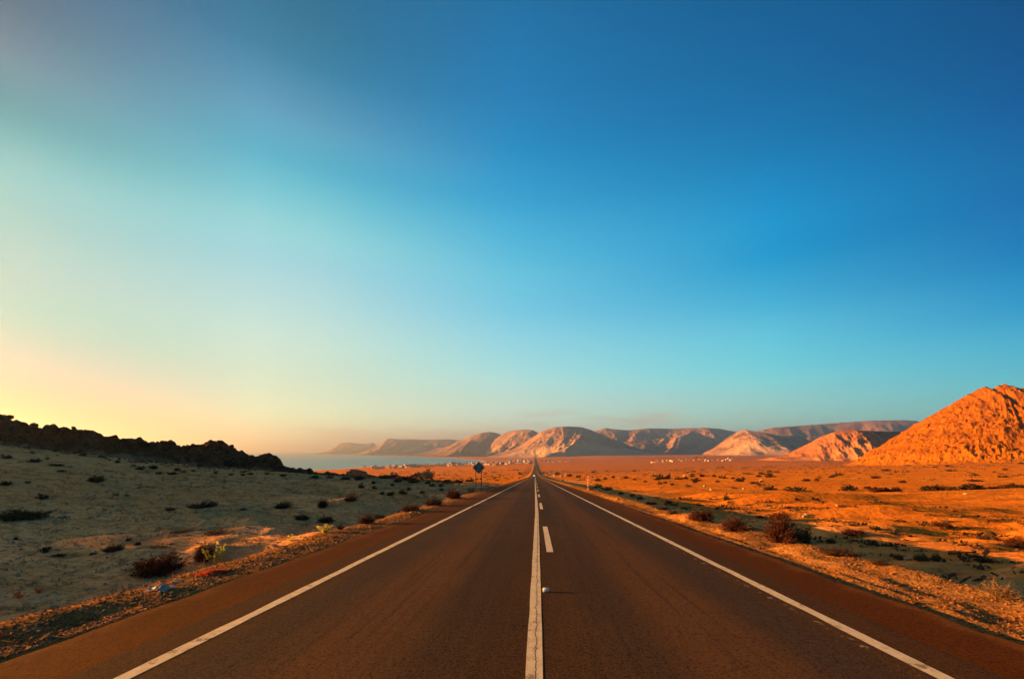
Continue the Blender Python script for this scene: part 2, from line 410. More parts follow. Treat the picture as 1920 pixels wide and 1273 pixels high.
make_world()
L = bpy.data.lights.new('sun', 'SUN'); L.energy = 5.0; L.angle = R(.5); L.color = (1.0, .40, .08)
so = bpy.data.objects.new('sun', L); col.objects.link(so)
sd = np.array([math.sin(R(SUN_AZ)) * math.cos(R(SUN_EL)), math.cos(R(SUN_AZ)) * math.cos(R(SUN_EL)), math.sin(R(SUN_EL))])
from mathutils import Vector, Matrix
so.rotation_euler = Vector(sd).to_track_quat('Z', 'Y').to_euler(); so.location = (-60, 20, 60)

# ------------------------------------------------------------------ terrain
def RZ(y):
    """height of the road along its length: down a long ramp, levelling out on the coastal plain"""
    y = np.asarray(y, float)
    return np.where(y < 300, -.055 * y, -16.5 - 55 * (1 - np.exp(-(np.maximum(y, 300) - 300) / 1000)))

def P3(px, py, Y):
    return ((px - PX0) / F * Y, Y, EYE - (py - PY0) / F * Y)

# crest of the dark rocky ridge: photo pixel and chosen distance
ridge_px = [(0, 130), (30, 170), (75, 180), (130, 195), (165, 215), (230, 245), (295, 272), (360, 270), (430, 245), (495, 238), (530, 260), (555, 255), (615, 270), (690, 290), (760, 308), (830, 308), (885, 325), (990, 322), (1050, 335), (1110, 358), (1185, 365), (1230, 348), (1275, 343), (1290, 385), (1350, 392), (1400, 378), (1500, 368), (1560, 338), (1640, 340), (1700, 372), (1760, 410), (1830, 437), (1905, 470)]
ridge_px = [(a / 3.98, 740 + b / 3.98) for a, b in ridge_px]
ridge_px += [(440 + a / 3.98, 780 + b / 3.98) for a, b in [(180, 282), (240, 276), (300, 292), (340, 322), (350, 360), (440, 388), (500, 400), (555, 394), (575, 418), (640, 436), (700, 420), (760, 432), (850, 430), (1020, 440), (1160, 432), (1300, 452), (1480, 474), (1600, 486)]]
def ridge_Y(px): return np.interp(px, [0, 200, 400, 560, 660, 760, 850], [80, 82, 86, 91, 94, 95, 86])
ridge = [(-106, -80, 13.2), (-109, -50, 13), (-110, -20, 12.7), (-110, 8, 12.5), (-110, 16, 12.6), (-110, 21, 12.3), (-110, 25, 11.8), (-110, 29, 12.0), (-110, 33, 11.4), (-109, 38, 11.8), (-108.5, 44, 10.3), (-107, 50, 10.4), (-105.5, 57, 11.2), (-103, 67, 10.4)]  # unseen part of the crest, heights and dips shaped for its shadow
ridge += [P3(px, py, float(ridge_Y(px))) for px, py in ridge_px]
ridge = np.array(ridge)

ctrl = []
def cp(px, py, Y):
    X, Y, Z = P3(px, py, Y); ctrl.append((X, Y, Z - float(RZ(Y))))
for q in [(0, 812, 70), (60, 830, 72), (140, 850, 75), (210, 864, 77), (300, 868, 79), (400, 873, 81), (480, 879, 84), (560, 888, 87),
          (650, 893, 90), (700, 894, 93), (780, 897, 93), (830, 901, 84), (870, 908, 66),
          (172, 897, 45), (0, 900, 38), (300, 905, 50), (500, 905, 60), (650, 915, 60), (750, 925, 50), (30, 965, 22), (250, 1000, 17),
          (380, 945, 30), (520, 950, 33), (650, 945, 38), (600, 980, 24), (100, 1100, 11), (100, 870, 58), (350, 885, 66), (0, 930, 30), (200, 925, 36)]:
    cp(*q)
ctrl += [(-70, 15, 3.2), (-100, 20, 7.6), (-60, -10, 2.2), (-100, -50, 7.6), (-60, -60, 2.5), (-30, -40, -.4), (-25, 0, -.9), (-18, -60, -1.0), (-102, 45, 8.3),
         (-140, 30, 9.0), (-140, 90, 9), (-170, 0, 8), (-170, 130, 3), (-110, 108, 6.0), (-80, 112, 3.0), (-110, 140, 1.5), (-70, 150, -2.8), (-40, 118, -1.2), (-40, 160, -2.4), (-20, 120, -.9), (-12, 100, -.4), (-20, 170, -1.6), (-10, 140, -.9)]
for yy in (-80, -40, 0, 8, 16, 26, 38, 50): ctrl.append((-9.6, yy, -1.0 + .012 * max(0, yy - 20)))
ctrl += [(-9, 62, -.3), (-9, 80, 0.0)]
ctrl = np.array(ctrl)

def tps_fit(P, v, lam=.02):
    n = len(P); d = np.linalg.norm(P[:, None] - P[None], axis=2)
    K = np.where(d > 0, d * d * np.log(d + 1e-9), 0) + lam * n * np.eye(n)
    A = np.zeros((n + 3, n + 3)); A[:n, :n] = K; A[:n, n] = 1; A[:n, n + 1:] = P; A[n, :n] = 1; A[n + 1:, :n] = P.T
    return np.linalg.solve(A, np.concatenate([v, np.zeros(3)]))
TW = tps_fit(ctrl[:, :2] / 50, ctrl[:, 2])
def tps(x, y):
    out = np.zeros(x.shape); P = ctrl[:, :2] / 50; n = len(P); xf = x / 50; yf = y / 50
    for i in range(n):
        d2 = (xf - P[i, 0]) ** 2 + (yf - P[i, 1]) ** 2
        out += TW[i] * .5 * d2 * np.log(d2 + 1e-12)
    return out + TW[n] + TW[n + 1] * xf + TW[n + 2] * yf

# the bay: shore outline on the sea level
shore_px = [(586, 881.8), (628, 880), (676, 876), (704, 874), (767, 871.7), (817, 869), (880, 868), (916, 865.6), (895, 862.6), (867, 860), (825, 858), (779, 856), (716, 855), (653, 853), (585, 851.6), (520, 850.6)]
shore = [((px - PX0) / F * (F * (EYE - SEA_Z) / (py - PY0)), F * (EYE - SEA_Z) / (py - PY0)) for px, py in shore_px]
shore = [(-2500, -6000), (-1500, -1500), (-1250, 300), (-1100, 1000), (-1000, 1450)] + shore + [(-10500, 17500), (-9500, 22000), (-12000, 60000), (-60000, 60000), (-60000, -6000)]
shore = np.array(shore)
def shore_sd(x, y):
    """signed distance to the shore, positive on land"""
    d = np.full(x.shape, 1e9); ins = np.zeros(x.shape, bool)
    n = len(shore)
    for i in range(n):
        ax, ay = shore[i]; bx, by = shore[(i + 1) % n]
        ex, ey = bx - ax, by - ay
        t = np.clip(((x - ax) * ex + (y - ay) * ey) / (ex * ex + ey * ey), 0, 1)
        d = np.minimum(d, np.hypot(x - ax - t * ex, y - ay - t * ey))
        cond = ((ay > y) != (by > y))
        with np.errstate(divide='ignore', invalid='ignore'):
            ins ^= cond & (x < (bx - ax) * (y - ay) / (by - ay + 1e-12) + ax)
    return np.where(ins, -d, d)

def geo(start, step, growth, end):
    v = [start]; s = step
    while abs(v[-1]) < end:
        v.append(v[-1] + s); s *= growth
    return np.array(v)
xp = geo(0, .13, 1.0, 9); xp = np.concatenate([xp, geo(xp[-1] + .13, .14, 1.016, 26000)])
xs = np.concatenate([-xp[:0:-1], xp])
yp = geo(2.5, .11, 1.0, 14); yp = np.concatenate([yp, geo(yp[-1] + .11, .12, 1.0125, 30000)])
yn = geo(0, .3, 1.08, 400)
ys = np.concatenate([(2.5 - yn[:0:-1]), yp])
GX, GY = np.meshgrid(xs, ys)
dxs = np.gradient(xs); dys = np.gradient(ys)
CELL = np.maximum(dxs[None, :] * .7, dys[:, None])
def oct_(amp, wl, sx=1.0, sy=1.0, seed=0):
    w = np.clip(1.6 - 4.0 * CELL / wl, 0, 1)
    return amp * w * (vnoise(GX / wl * sx, GY / wl * sy, seed) - .5) * 2

a = -GX                      # distance to the left of the road's middle
R0 = RZ(GY)
wob = (vnoise(GY / 3.1, GX * 0, 5) - .5) * .9 + (vnoise(GY / .9, GX * 0, 6) - .5) * .3
# right of the road: berm, ditch, rising plain
b_ = GX - wob * .5
rr = np.where(GX < 5.0, -.12, 0)
rr = -.075 + .05 * np.exp(-((GX - 5.33 - .06 * (vnoise(GY / .8, GX * 0, 11) - .5)) / .07) ** 2) * vnoise(GY / .5, GX * 0, 10)
rr = rr + (.085 + .05 * (vnoise(GX / .5, GY / .5, 8) - .5)) * sst(5.42, 5.75, GX - .12 * (vnoise(GY / .7, GX * 0, 12) - .5)) + .06 * sst(5.7, 6.4, b_)
ditch = -1.5 + .25 * (vnoise(GY / 9, GX * 0 + 3, 9) - .5)
rr = rr + (ditch - rr) * sst(6.35, 8.4, b_)
lat = .0295 * (np.minimum(GX, 700) - 13) + .006 * (np.clip(GX, 700, 2500) - 700)
rr = rr + np.where(GX > 13, lat, 0)
wr = sst(8, 12, GX)
mound = (np.maximum(0, vnoise(GX / 9 * .6, GY / 4.2, 21) - .5) * 2.2) * (1 - .75 * sst(26, 45, GX)) * np.clip(1.6 - 4 * CELL / 4.2, 0, 1)
rr += wr * (oct_(.22, 1.7, .6, 1.4, 29) + oct_(.12, .9, .7, 1.3, 30)) * (1 - sst(24, 40, GX))
rr += wr * (mound * sst(9, 15, GX) + oct_(.24, 2.2, .5, 1.5, 22) * (1 - .5 * sst(40, 80, GX)) + oct_(.06, .8, 1, 1, 23) + oct_(.28, 30, .6, 1.6, 24) + oct_(.09, 4.5, .4, 1.6, 48) + oct_(.9, 120, .6, 1.4, 25))
rr += (1 - wr) * sst(5.4, 5.8, GX) * (oct_(.04, .3, 1, 1, 28) + oct_(.06, .6, 1, 1, 26) + oct_(.09, 1.5, 1, .8, 27) + oct_(.06, 4.0, 1, .7, 19))
# left of the road: gravel verge, a step down, then the slope that climbs to the rocky ridge
al = a - wob * .35
rl = -.035 + .025 * sst(5.0, 5.6, a) - .05 * sst(5.5, 6.3, al)
plainl = -1.0 - .02 * np.maximum(a - 9, 0)
near = (GX > -260) & (GX < -4) & (GY > -120) & (GY < 260)
T = np.zeros(GX.shape); T[near] = tps(GX[near], GY[near])
wn = sst(-260, -190, GX) * sst(-110, -70, GY) * (1 - sst(130, 230, GY)) * near
hill = plainl + (T - plainl) * wn
rl = rl + (hill - rl) * sst(6.0, 9.2, al)
wl_ = sst(6.4, 9, al)
lump = np.maximum(0, vnoise(GX / 7, GY / 3.2, 31) - .5) * 1.1 * np.clip(1.6 - 4 * CELL / 3.2, 0, 1) * (1 - sst(16, 34, a))
rl += wl_ * (lump + oct_(.16, 2.4, .5, 1.4, 32) + oct_(.10, 1.3, .5, 1.5, 39) + oct_(.35, 6.0, .4, 1.6, 40) * sst(14, 30, a) + oct_(.05, .8, 1, 1, 33) + oct_(.3, 14, .6, 1.4, 34) + oct_(1.0, 110, .6, 1.4, 35) * sst(120, 300, GY))
for mx_, my_, am_, sx_, sy_ in ((-15, 22.5, .55, 3.2, 1.0), (-12, 14.3, .45, 2.6, .6), (-14.5, 34, .5, 3.5, 1.2), (-18, 25.5, .5, 3.0, .8), (-10.8, 18.5, .4, 2.0, .7), (-16, 29, .4, 2.5, .8), (-12.5, 41, .4, 3, 1.2)):
    rl += wl_ * .7 * am_ * np.exp(-((GX - mx_) / sx_) ** 2 - ((GY - my_) / sy_) ** 2) * (.3 + 1.4 * vnoise(GX / .9, GY / .6, 45))
rl += (1 - wl_) * sst(5.1, 5.4, a) * (oct_(.03, .3, 1, 1, 38) + oct_(.035, .6, 1, 1, 36) + oct_(.04, 1.3, 1, 1, 37))
r_ = np.where(GX > 0, rr, rl)
flat = 1 - sst(4.75, 4.93, np.abs(GX))
r_ = r_ * (1 - flat) - .14 * flat
GZ = R0 + r_
# sink to the sea
SD = np.full(GX.shape, 1e5); sel = (GX < 200) & ((GY > 900) | (GX < -700))
SD[sel] = shore_sd(GX[sel], GY[sel])
SD = SD + 25 * (vnoise(GX / 260, GY / 260, 41) - .5) * sst(50, 400, np.abs(SD))
land = SEA_Z + np.clip(.02 * SD, -6, 60)
bl = sst(0, 500, SD)
GZ = np.where(SD < 500, land * (1 - bl) + np.maximum(GZ, SEA_Z + 1.5) * bl, np.maximum(GZ, SEA_Z + 1.5))
verge = np.maximum((1 - sst(6.3, 7.4, al)) * (GX < 0), (1 - sst(7.0, 8.6, b_)) * .62 * (GX > 0))
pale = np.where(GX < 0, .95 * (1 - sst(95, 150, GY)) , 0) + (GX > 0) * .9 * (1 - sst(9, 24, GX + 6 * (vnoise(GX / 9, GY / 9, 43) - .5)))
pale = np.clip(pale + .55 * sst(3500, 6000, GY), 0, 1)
brown = sst(520, 900, GY + .35 * np.abs(GX)) * (1 - sst(3500, 5200, GY)) * (GX > -30) * (.55 + .45 * vnoise(GX / 300, GY / 300, 44))  # darker band that stands for shade lying over the far plain
V = np.stack([GX, GY, GZ], -1).reshape(-1, 3)
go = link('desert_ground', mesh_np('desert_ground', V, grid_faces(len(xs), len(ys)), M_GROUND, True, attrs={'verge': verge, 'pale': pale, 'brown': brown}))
tag(go, kind='structure')

def gz(x, y):
    i = int(np.clip(np.searchsorted(xs, x) - 1, 0, len(xs) - 2)); j = int(np.clip(np.searchsorted(ys, y) - 1, 0, len(ys) - 2))
    tx = (x - xs[i]) / (xs[i + 1] - xs[i]); ty = (y - ys[j]) / (ys[j + 1] - ys[j])
    return float((GZ[j, i] * (1 - tx) + GZ[j, i + 1] * tx) * (1 - ty) + (GZ[j + 1, i] * (1 - tx) + GZ[j + 1, i + 1] * tx) * ty)
def gz_np(x, y):
    i = np.clip(np.searchsorted(xs, x) - 1, 0, len(xs) - 2); j = np.clip(np.searchsorted(ys, y) - 1, 0, len(ys) - 2)
    tx = (x - xs[i]) / (xs[i + 1] - xs[i]); ty = (y - ys[j]) / (ys[j + 1] - ys[j])
    return (GZ[j, i] * (1 - tx) + GZ[j, i + 1] * tx) * (1 - ty) + (GZ[j + 1, i] * (1 - tx) + GZ[j + 1, i + 1] * tx) * ty
_YS = np.geomspace(2.5, 12000, 1800)
def spot(px, py, ymin=0):
    """where the line of sight through a photo pixel meets the ground"""
    X = (px - PX0) / F * _YS; Zr = EYE - (py - PY0) / F * _YS
    hit = np.nonzero((gz_np(X, _YS) >= Zr) & (_YS > ymin))[0]
    if len(hit) == 0: return None
    Y = _YS[hit[0]]
    return ((px - PX0) / F * Y, Y, gz((px - PX0) / F * Y, Y))

# ------------------------------------------------------------------ sea
m, nt, b = new_mat('sea_water'); g = NG(nt); Pn = g.obj()
c = g.mix(g.mr(g.noise(Pn, .004, 4, sc3=(.4, 1, 1)), .35, .65), (.02, .115, .125), (.035, .16, .165))
g.l(c, b.inputs['Base Color']); b.inputs['Roughness'].default_value = .35; b.inputs['Specular IOR Level'].default_value = .35
g.l(g.bump(g.noise(Pn, .03, 6, .65, sc3=(.5, 1, 1)), .5, 6.0), b.inputs['Normal'])
sx = np.array([-60000, -30000, -15000, -8000, -4000, -2000, -1000, 0, 1000.]); sy = np.array([-6000, 0, 1000, 2000, 4000, 8000, 16000, 32000, 60000.])
A, B = np.meshgrid(sx, sy)
tag(link('sea_water', mesh_np('sea_water', np.stack([A, B, A * 0 + SEA_Z], -1).reshape(-1, 3), grid_faces(len(sx), len(sy)), m)), kind='structure')
# pale surf along the shore
sf = MB(); pts = [p for p in shore[5:21]]
prev = None; vs = []; 
dense = []
for p, q in zip(pts, pts[1:]):
    for t in np.linspace(0, 1, 12, endpoint=False): dense.append(np.array(p) * (1 - t) + np.array(q) * t)
dense = np.array(dense)
tan = np.gradient(dense, axis=0); nrm = np.stack([tan[:, 1], -tan[:, 0]], -1); nrm /= np.linalg.norm(nrm, axis=1)[:, None]
wid = 8 + 18 * vnoise(np.arange(len(dense)) * .35, np.zeros(len(dense)), 51)
lft = dense - nrm * wid[:, None]; rgt = dense + nrm * 4
sv = np.concatenate([np.c_[lft, np.full(len(dense), SEA_Z + .25)], np.c_[rgt, np.full(len(dense), SEA_Z + .25)]])
n = len(dense); ff = np.array([(i, i + 1, n + i + 1, n + i) for i in range(n - 1)])
M_SURF = plain_mat('surf_foam', (.7, .68, .6), .8, .2, .15, .02)
tag(link('surf_water', mesh_np('surf_water', sv, ff, M_SURF)), kind='structure')

# ------------------------------------------------------------------ road
ry = np.concatenate([np.arange(-60, 60, .5), geo(60, .6, 1.02, 4600)])
def strip(name, x0, x1, dz, mat, y=ry, ncol=2, drift=None, rag=0.0, crown=True):
    cols = np.linspace(0, 1, ncol)
    vs = []
    c = np.zeros(len(y)) if drift is None else drift(y)
    e0 = rag * (vnoise(y / .6, y * 0, 61) - .5) * 2; e1 = rag * (vnoise(y / .6, y * 0, 62) - .5) * 2
    for t in cols:
        X = (x0 + e0) * (1 - t) + (x1 + e1) * t + c
        vs.append(np.stack([X, y, RZ(y) + dz - (.02 * np.abs(X) * .25 if crown else 0)], -1))
    V = np.stack(vs, 1).reshape(-1, 3)
    return tag(link(name, mesh_np(name, V, grid_faces(ncol, len(y)), mat)), kind='structure')
strip('road', -4.0, 4.0, 0, M_ASPHALT, ncol=17)
def shoulder(s):
    # runs from the lane edge to a slightly broken outer edge with a thickness of its own
    y = np.concatenate([np.arange(-60, 60, .2), geo(60, .4, 1.02, 4600)])
    e = 4.96 + .10 * (vnoise(y / .7, y * 0, 63 + s) - .5) + .06 * (vnoise(y / 2.6, y * 0, 67 + s) - .5) + .03 * (vnoise(y / .17, y * 0, 65 + s) - .5)
    z = RZ(y)
    i0 = 4.0 + .0 * y
    rows = [np.stack([s * i0, y, z - .005 * 4.0], -1), np.stack([s * (i0 + e) / 2, y, z - .005 * 4.4], -1), np.stack([s * e, y, z - .005 * 4.9], -1), np.stack([s * (e + .02), y, z - .16], -1)]
    if s < 0: rows = rows[::-1]
    V = np.stack(rows, 1).reshape(-1, 3)
    tag(link('road_shoulder', mesh_np('road_shoulder', V, grid_faces(4, len(y)), M_SHOULDER, False)), kind='structure')
shoulder(-1); shoulder(1)
yl = np.concatenate([np.arange(-60, 60, .15), geo(60, .6, 1.02, 2500)])
drift = lambda y: -.005 + .09 * np.clip((y - 3.5) / 16, 0, 1) - .03 * np.clip((y - 30) / 60, 0, 1)
strip('road_marking', -.075, .075, .003, M_PAINTC, yl, 2, drift, .004)
strip('road_marking', -3.555, -3.41, .003, M_PAINT, yl, 2, None, .011)
strip('road_marking', 3.41, 3.555, .003, M_PAINT, yl, 2, None, .011)
k = -3
while True:
    y0 = 9.66 + 12.25 * k
    if y0 > 420: break
    strip('road_marking', .26, .41, .003, M_PAINT, np.linspace(y0, y0 + 4.8, 9), 2, None, .003); k += 1
# thin broken paint beside the right edge line
# ------------------------------------------------------------------ rocky ridge on the left
gx = np.arange(-150, -16, .27); gy = np.arange(-85, 118, .27)
A, B = np.meshgrid(gx, gy)
best = np.full(A.shape, 1e9); top = np.zeros(A.shape); side = np.zeros(A.shape)
rd = []
for p, q in zip(ridge, ridge[1:]):
    nseg = max(1, int(np.linalg.norm(q[:2] - p[:2]) / 1.2))
    for t in np.linspace(0, 1, nseg, endpoint=False): rd.append(p * (1 - t) + q * t)
rd = np.array(rd)
for p, q in zip(rd, rd[1:]):
    e = q[:2] - p[:2]; L2 = e @ e + 1e-9
    t = np.clip(((A - p[0]) * e[0] + (B - p[1]) * e[1]) / L2, 0, 1)
    d = np.hypot(A - p[0] - t * e[0], B - p[1] - t * e[1])
    s = np.sign(e[0] * (B - p[1]) - e[1] * (A - p[0]))
    new = d < best
    best = np.where(new, d, best); top = np.where(new, p[2] + t * (q[2] - p[2]), top); side = np.where(new, s, side)
G = gz_np(A, B)
along = A * .9 + B * .4
taperw = np.interp(A, [-150, -70, -50, -40, -16], [10.0, 9.0, 7.0, 5.0, 3.0])
wid = taperw * np.where(side > 0, .9, 1.0) * (.55 + .55 * vnoise(A / 7, B / 7, 71) + .5 * vnoise(A / 2.2, B / 2.2, 76))
f = np.clip(1 - best / wid, 0, 1)
prof = f * f * (3 - 2 * f)
d1, d2, idv = cells(A / 2.3, B / 2.3, 72); e1, e2, idw = cells(A / .95, B / .95, 73)
bump = (.85 - d1) * 1.25 * (idv - .15) + (.8 - e1) * 1.0 * (idw - .1) + fbm(A / .7, B / .7, 74, 3) * .22 + (d2 - d1) * .3 * idv - .22
bump *= np.interp(A, [-150, -60, -40, -16], [1, .85, .5, .45])
slabs = ridged(A / 5 + B / 9, B / 4, 75, 3) - .55
Z = G - .45 + (top - G + .15) * prof + bump * np.clip(f * 3.5, 0, 1) * (.8 + .3 * np.clip(best / 2.0, 0, 1)) + slabs * 1.3 * f * (1 - f) * 3
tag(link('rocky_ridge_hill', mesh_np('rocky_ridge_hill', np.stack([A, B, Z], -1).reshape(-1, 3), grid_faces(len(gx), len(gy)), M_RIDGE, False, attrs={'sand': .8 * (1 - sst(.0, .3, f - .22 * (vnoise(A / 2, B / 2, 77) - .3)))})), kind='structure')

# ------------------------------------------------------------------ big orange rock hill on the right
def big_hill():
    gx = np.arange(390, 1250, 1.35); gy = np.arange(400, 1100, 1.35)
    A, B = np.meshgrid(gx, gy)
    def cone(px, py, Y, slope_l, rnd, spurs, seed):
        cx, cy, cz = P3(px, py, Y)
        d = np.hypot(A - cx, B - cy); ph = np.arctan2(B - cy, A - cx)
        gl = np.zeros(A.shape)
        for k_, am in spurs: gl += .45 * am * (.12 + .88 * sst(-35, 45, (A - cx) * .67 - (B - cy) * .74)) * (1 - np.abs(np.sin(k_ * (ph + .9 * (vnoise(d / 70, ph * 2, seed) - .5)) + seed)) ** .7 * 1.6)
        dd = np.sqrt(d * d + rnd * rnd) - rnd
        far = np.clip(d / 60, 0, 1) * np.clip((330 - d) / 200, 0.15, 1)
        return cz - slope_l * dd + gl * far
    def dist_slope(h): return h
    z = cone(1874, 723, 640, .80, 30, [(4, 8.0), (9, 5.5), (17, 2.5)], 3)
    z2 = cone(1990, 712, 820, .62, 60, [(5, 9.0), (11, 5.0)], 8)
    z3 = cone(2250, 680, 900, .55, 90, [(5, 10.0), (9, 4.0)], 13)
    kk = 4.0
    mx = np.maximum(z, np.maximum(z2, z3))
    z = mx + kk * np.log(np.exp((z - mx) / kk) + np.exp((z2 - mx) / kk) + np.exp((z3 - mx) / kk)) - 2
    ee = (A - 770 + 34) * .67 - (B - 640) * .74
    ph_ = (ee + .95 * z + 14 * (vnoise(A / 45, B / 45, 91) - .5)) / 34.0
    fr_ = ph_ - np.floor(ph_); am_ = _hash(np.floor(ph_), np.zeros(ph_.shape), 92)
    notch = np.exp(-((fr_ - .5) / .15) ** 2) * (3.0 + 8.0 * am_) * (.5 + vnoise(A / 30, B / 30, 93))
    z = z - notch * sst(-45, 30, ee + .95 * z - 40) * sst(0, 25, z - gz_np(A, B))
    G = gz_np(A, B)
    hgt = z - G
    # talus skirt
    skirt = np.where(hgt < 9, G + 9 * np.exp((np.minimum(hgt, 9) - 9) / 9), z) - 2.0 * (1 - sst(-25, 9, hgt))
    rough = np.clip((hgt + 10) / 22, 0, 1)
    strata = np.abs(np.sin((z * .16 + A * .05 + 2.5 * vnoise(A / 50, B / 50, 88)))) ** 3 * 3.2
    d1, d2, idv = cells(A / 9, B / 9, 81); e1, e2, idw = cells(A / 5, B / 5, 82)
    w_ = .1 + 1.5 * sst(.3, .75, vnoise(A / 38, B / 38, 85))
    z = z + 0
    rk = ((.8 - d1) * 4.5 * (idv > .4) * idv + (.75 - e1) * 4.8 * (idw > .4) * idw) * w_ + fbm(A / 14, B / 14, 83, 4) * 2.0 + (.75 - cells(A / 3.1, B / 3.1, 90)[0]) * 4.6 * np.clip(cells(A / 3.1, B / 3.1, 90)[2] - .35, 0, 1) * 1.8 + (ridged(A / 45, B / 45, 84, 4) - .55) * 14 + fbm(A / 30, B / 30, 94, 3) * 3 + strata * vnoise(A / 40, B / 40, 89) + (ridged(A / 16, B / 16, 87, 3) - .55) * 3.5
    Z = skirt + rk * rough * (.48 + .45 * sst(30, 4, hgt)) * (1 - .55 * sst(95, 135, hgt))
    sand = .7 * (1 - sst(0, 16, hgt + 10 * (vnoise(A / 25, B / 25, 86) - .5)))
    keep = Z > G - 6
    Z = np.where(keep, Z, G - 6)
    tag(link('rocky_hill', mesh_np('rocky_hill', np.stack([A, B, Z], -1).reshape(-1, 3), grid_faces(len(gx), len(gy)), M_ROCKHILL, False, attrs={'sand': sand})), kind='structure')
big_hill()

# ------------------------------------------------------------------ mountains
def make_range(name, sil, Y0, W, seed, lam, mat, nx=420, ny=150, spur=.55, skew=.8, sandlow=.0, rough=.1, p=1.25, base=None, conv=0.0, prom=0.0, pc=.5):
    sil = np.array(sil, float)
    x0, x1 = (sil[0, 0] - PX0) / F * Y0, (sil[-1, 0] - PX0) / F * Y0
    gx = np.linspace(x0 - .1 * W, x1 + .1 * W, nx); gy = Y0 + np.linspace(-W * 1.05, W * .9 + prom * .5 * (x1 - x0), ny)
    A, B = np.meshgrid(gx, gy)
    yc = Y0 + fbm(A / (lam * 1.7), A * 0, seed, 3) * .16 * W + prom * np.abs(A - (x0 * (1 - pc) + x1 * pc))
    px = PX0 + F * A / yc
    py = np.interp(px, sil[:, 0], sil[:, 1])
    edge = sst(sil[0, 0] - 4, sil[0, 0] + 6, px) * (1 - sst(sil[-1, 0] - 6, sil[-1, 0] + 4, px))
    top = EYE - (py - PY0) / F * yc
    G = gz_np(A, B)
    t = (yc - B) / W
    s = ridged(A / lam + skew * t, t * .5 + seed, seed + 3, 3, .45)
    te = np.clip(np.where(t > 0, t * (1 + spur * (1.1 - 1.6 * s) * np.clip(t * 4, 0, 1)), -t * 1.05), 0, 1.2)
    prof = np.clip(1 - te, 0, 1) ** p
    prof = prof * (1 - conv) + conv * np.clip(1 - te * te, 0, 1)
    H = np.maximum(top - G, 0) * edge
    z = G + H * prof
    z += rough * H * fbm(A / lam * 3.3, B / lam * 2.4, seed + 9, 5, .55) * np.clip(prof * 4, 0, 1) * np.clip(te * 5, 0.06, 1)
    z += .08 * H * (ridged(A / lam * 2.4 + skew * 2 * t, t * 1.2, seed + 13, 3) - .6) * np.clip(te * 4, 0, 1) * np.clip(prof * 3, 0, 1)
    z = z - 5 * (prof <= .004) - 2
    sand = np.clip(sandlow * 2.2 * (1 - sst(.12, .52, prof + .5 * (vnoise(A / lam * 1.3 + t, B / lam, seed + 21) - .5))), 0, .95) if sandlow else 0 * A
    o = link(name, mesh_np(name, np.stack([A, B, z], -1).reshape(-1, 3), grid_faces(nx, ny), mat, True, attrs={'sand': sand}))
    return tag(o, kind='structure')
make_range('mountain', [(600, 849), (620, 845), (638, 830), (655, 829), (680, 832), (700, 829), (704, 834), (730, 846), (760, 851)], 12500, 900, 101, 500, M_MOUNT)
make_range('mountain', [(680, 851), (705, 838), (728, 821.5), (745, 823), (765, 823), (800, 824), (840, 823), (870, 826), (900, 832), (930, 845), (950, 852)], 10000, 1000, 111, 520, M_MOUNT, sandlow=.3)
make_range('mountain', [(805, 853), (838, 838), (860, 826), (885, 817), (905, 810), (920, 809), (935, 812), (950, 822), (975, 838), (1000, 853)], 7200, 850, 121, 620, M_MOUNT, skew=.4)
make_range('mountain', [(870, 853), (912, 834), (938, 816), (955, 808), (970, 806), (985, 804.5), (1000, 806), (1020, 818), (1060, 838), (1100, 853)], 6700, 800, 131, 520, M_MOUNT, skew=.9, sandlow=.3, prom=.5, pc=.55)
make_range('mountain', [(915, 855), (975, 836), (1000, 818), (1020, 806), (1040, 800), (1065, 798.5), (1090, 800), (1110, 806), (1135, 818), (1160, 828), (1190, 838), (1230, 848), (1265, 855)], 6000, 900, 141, 520, M_MOUNT, skew=1.0, sandlow=1.0, spur=.5, prom=.5, pc=.40)
make_range('mountain', [(790, 850), (840, 836), (880, 826), (930, 822), (985, 818), (1040, 812), (1100, 813), (1160, 810), (1240, 808), (1320, 808), (1400, 813), (1460, 822), (1540, 838), (1600, 850)], 8300, 1300, 191, 700, M_MOUNT, skew=.8, spur=.6)
make_range('mountain', [(1080, 842), (1100, 820), (1115, 808), (1135, 802), (1160, 805), (1180, 806), (1215, 802.5), (1260, 803), (1300, 802), (1325, 801), (1350, 803.5), (1380, 809), (1410, 820), (1440, 838), (1475, 852)], 7600, 1350, 151, 800, M_MOUNT, skew=1.1, spur=.7, sandlow=.15)
make_range('mountain', [(1320, 853), (1350, 832), (1370, 815), (1385, 808), (1398, 805), (1415, 808), (1440, 812), (1465, 817), (1490, 815), (1520, 826), (1560, 842), (1600, 853)], 5200, 900, 161, 500, M_MOUNT, skew=.7, sandlow=.8, p=1.6, prom=.45, pc=.42)
make_range('mountain', [(1360, 842), (1420, 808), (1450, 801), (1480, 799), (1520, 796), (1560, 793), (1600, 790), (1640, 788), (1690, 787), (1715, 788), (1760, 800), (1800, 815), (1900, 840)], 6700, 900, 171, 650, M_MOUNT, skew=.7, spur=.25, rough=.04)
make_range('rocky_hill', [(1440, 858), (1475, 851), (1500, 838), (1520, 828), (1540, 817), (1560, 810), (1580, 806), (1600, 804), (1615, 806), (1640, 807), (1660, 808), (1690, 808), (1720, 812), (1760, 825), (1800, 850)], 1900, 230, 181, 110, M_MIDHILL, 460, 230, skew=.7, rough=.17, spur=.35, sandlow=.8, prom=.3, pc=.5)

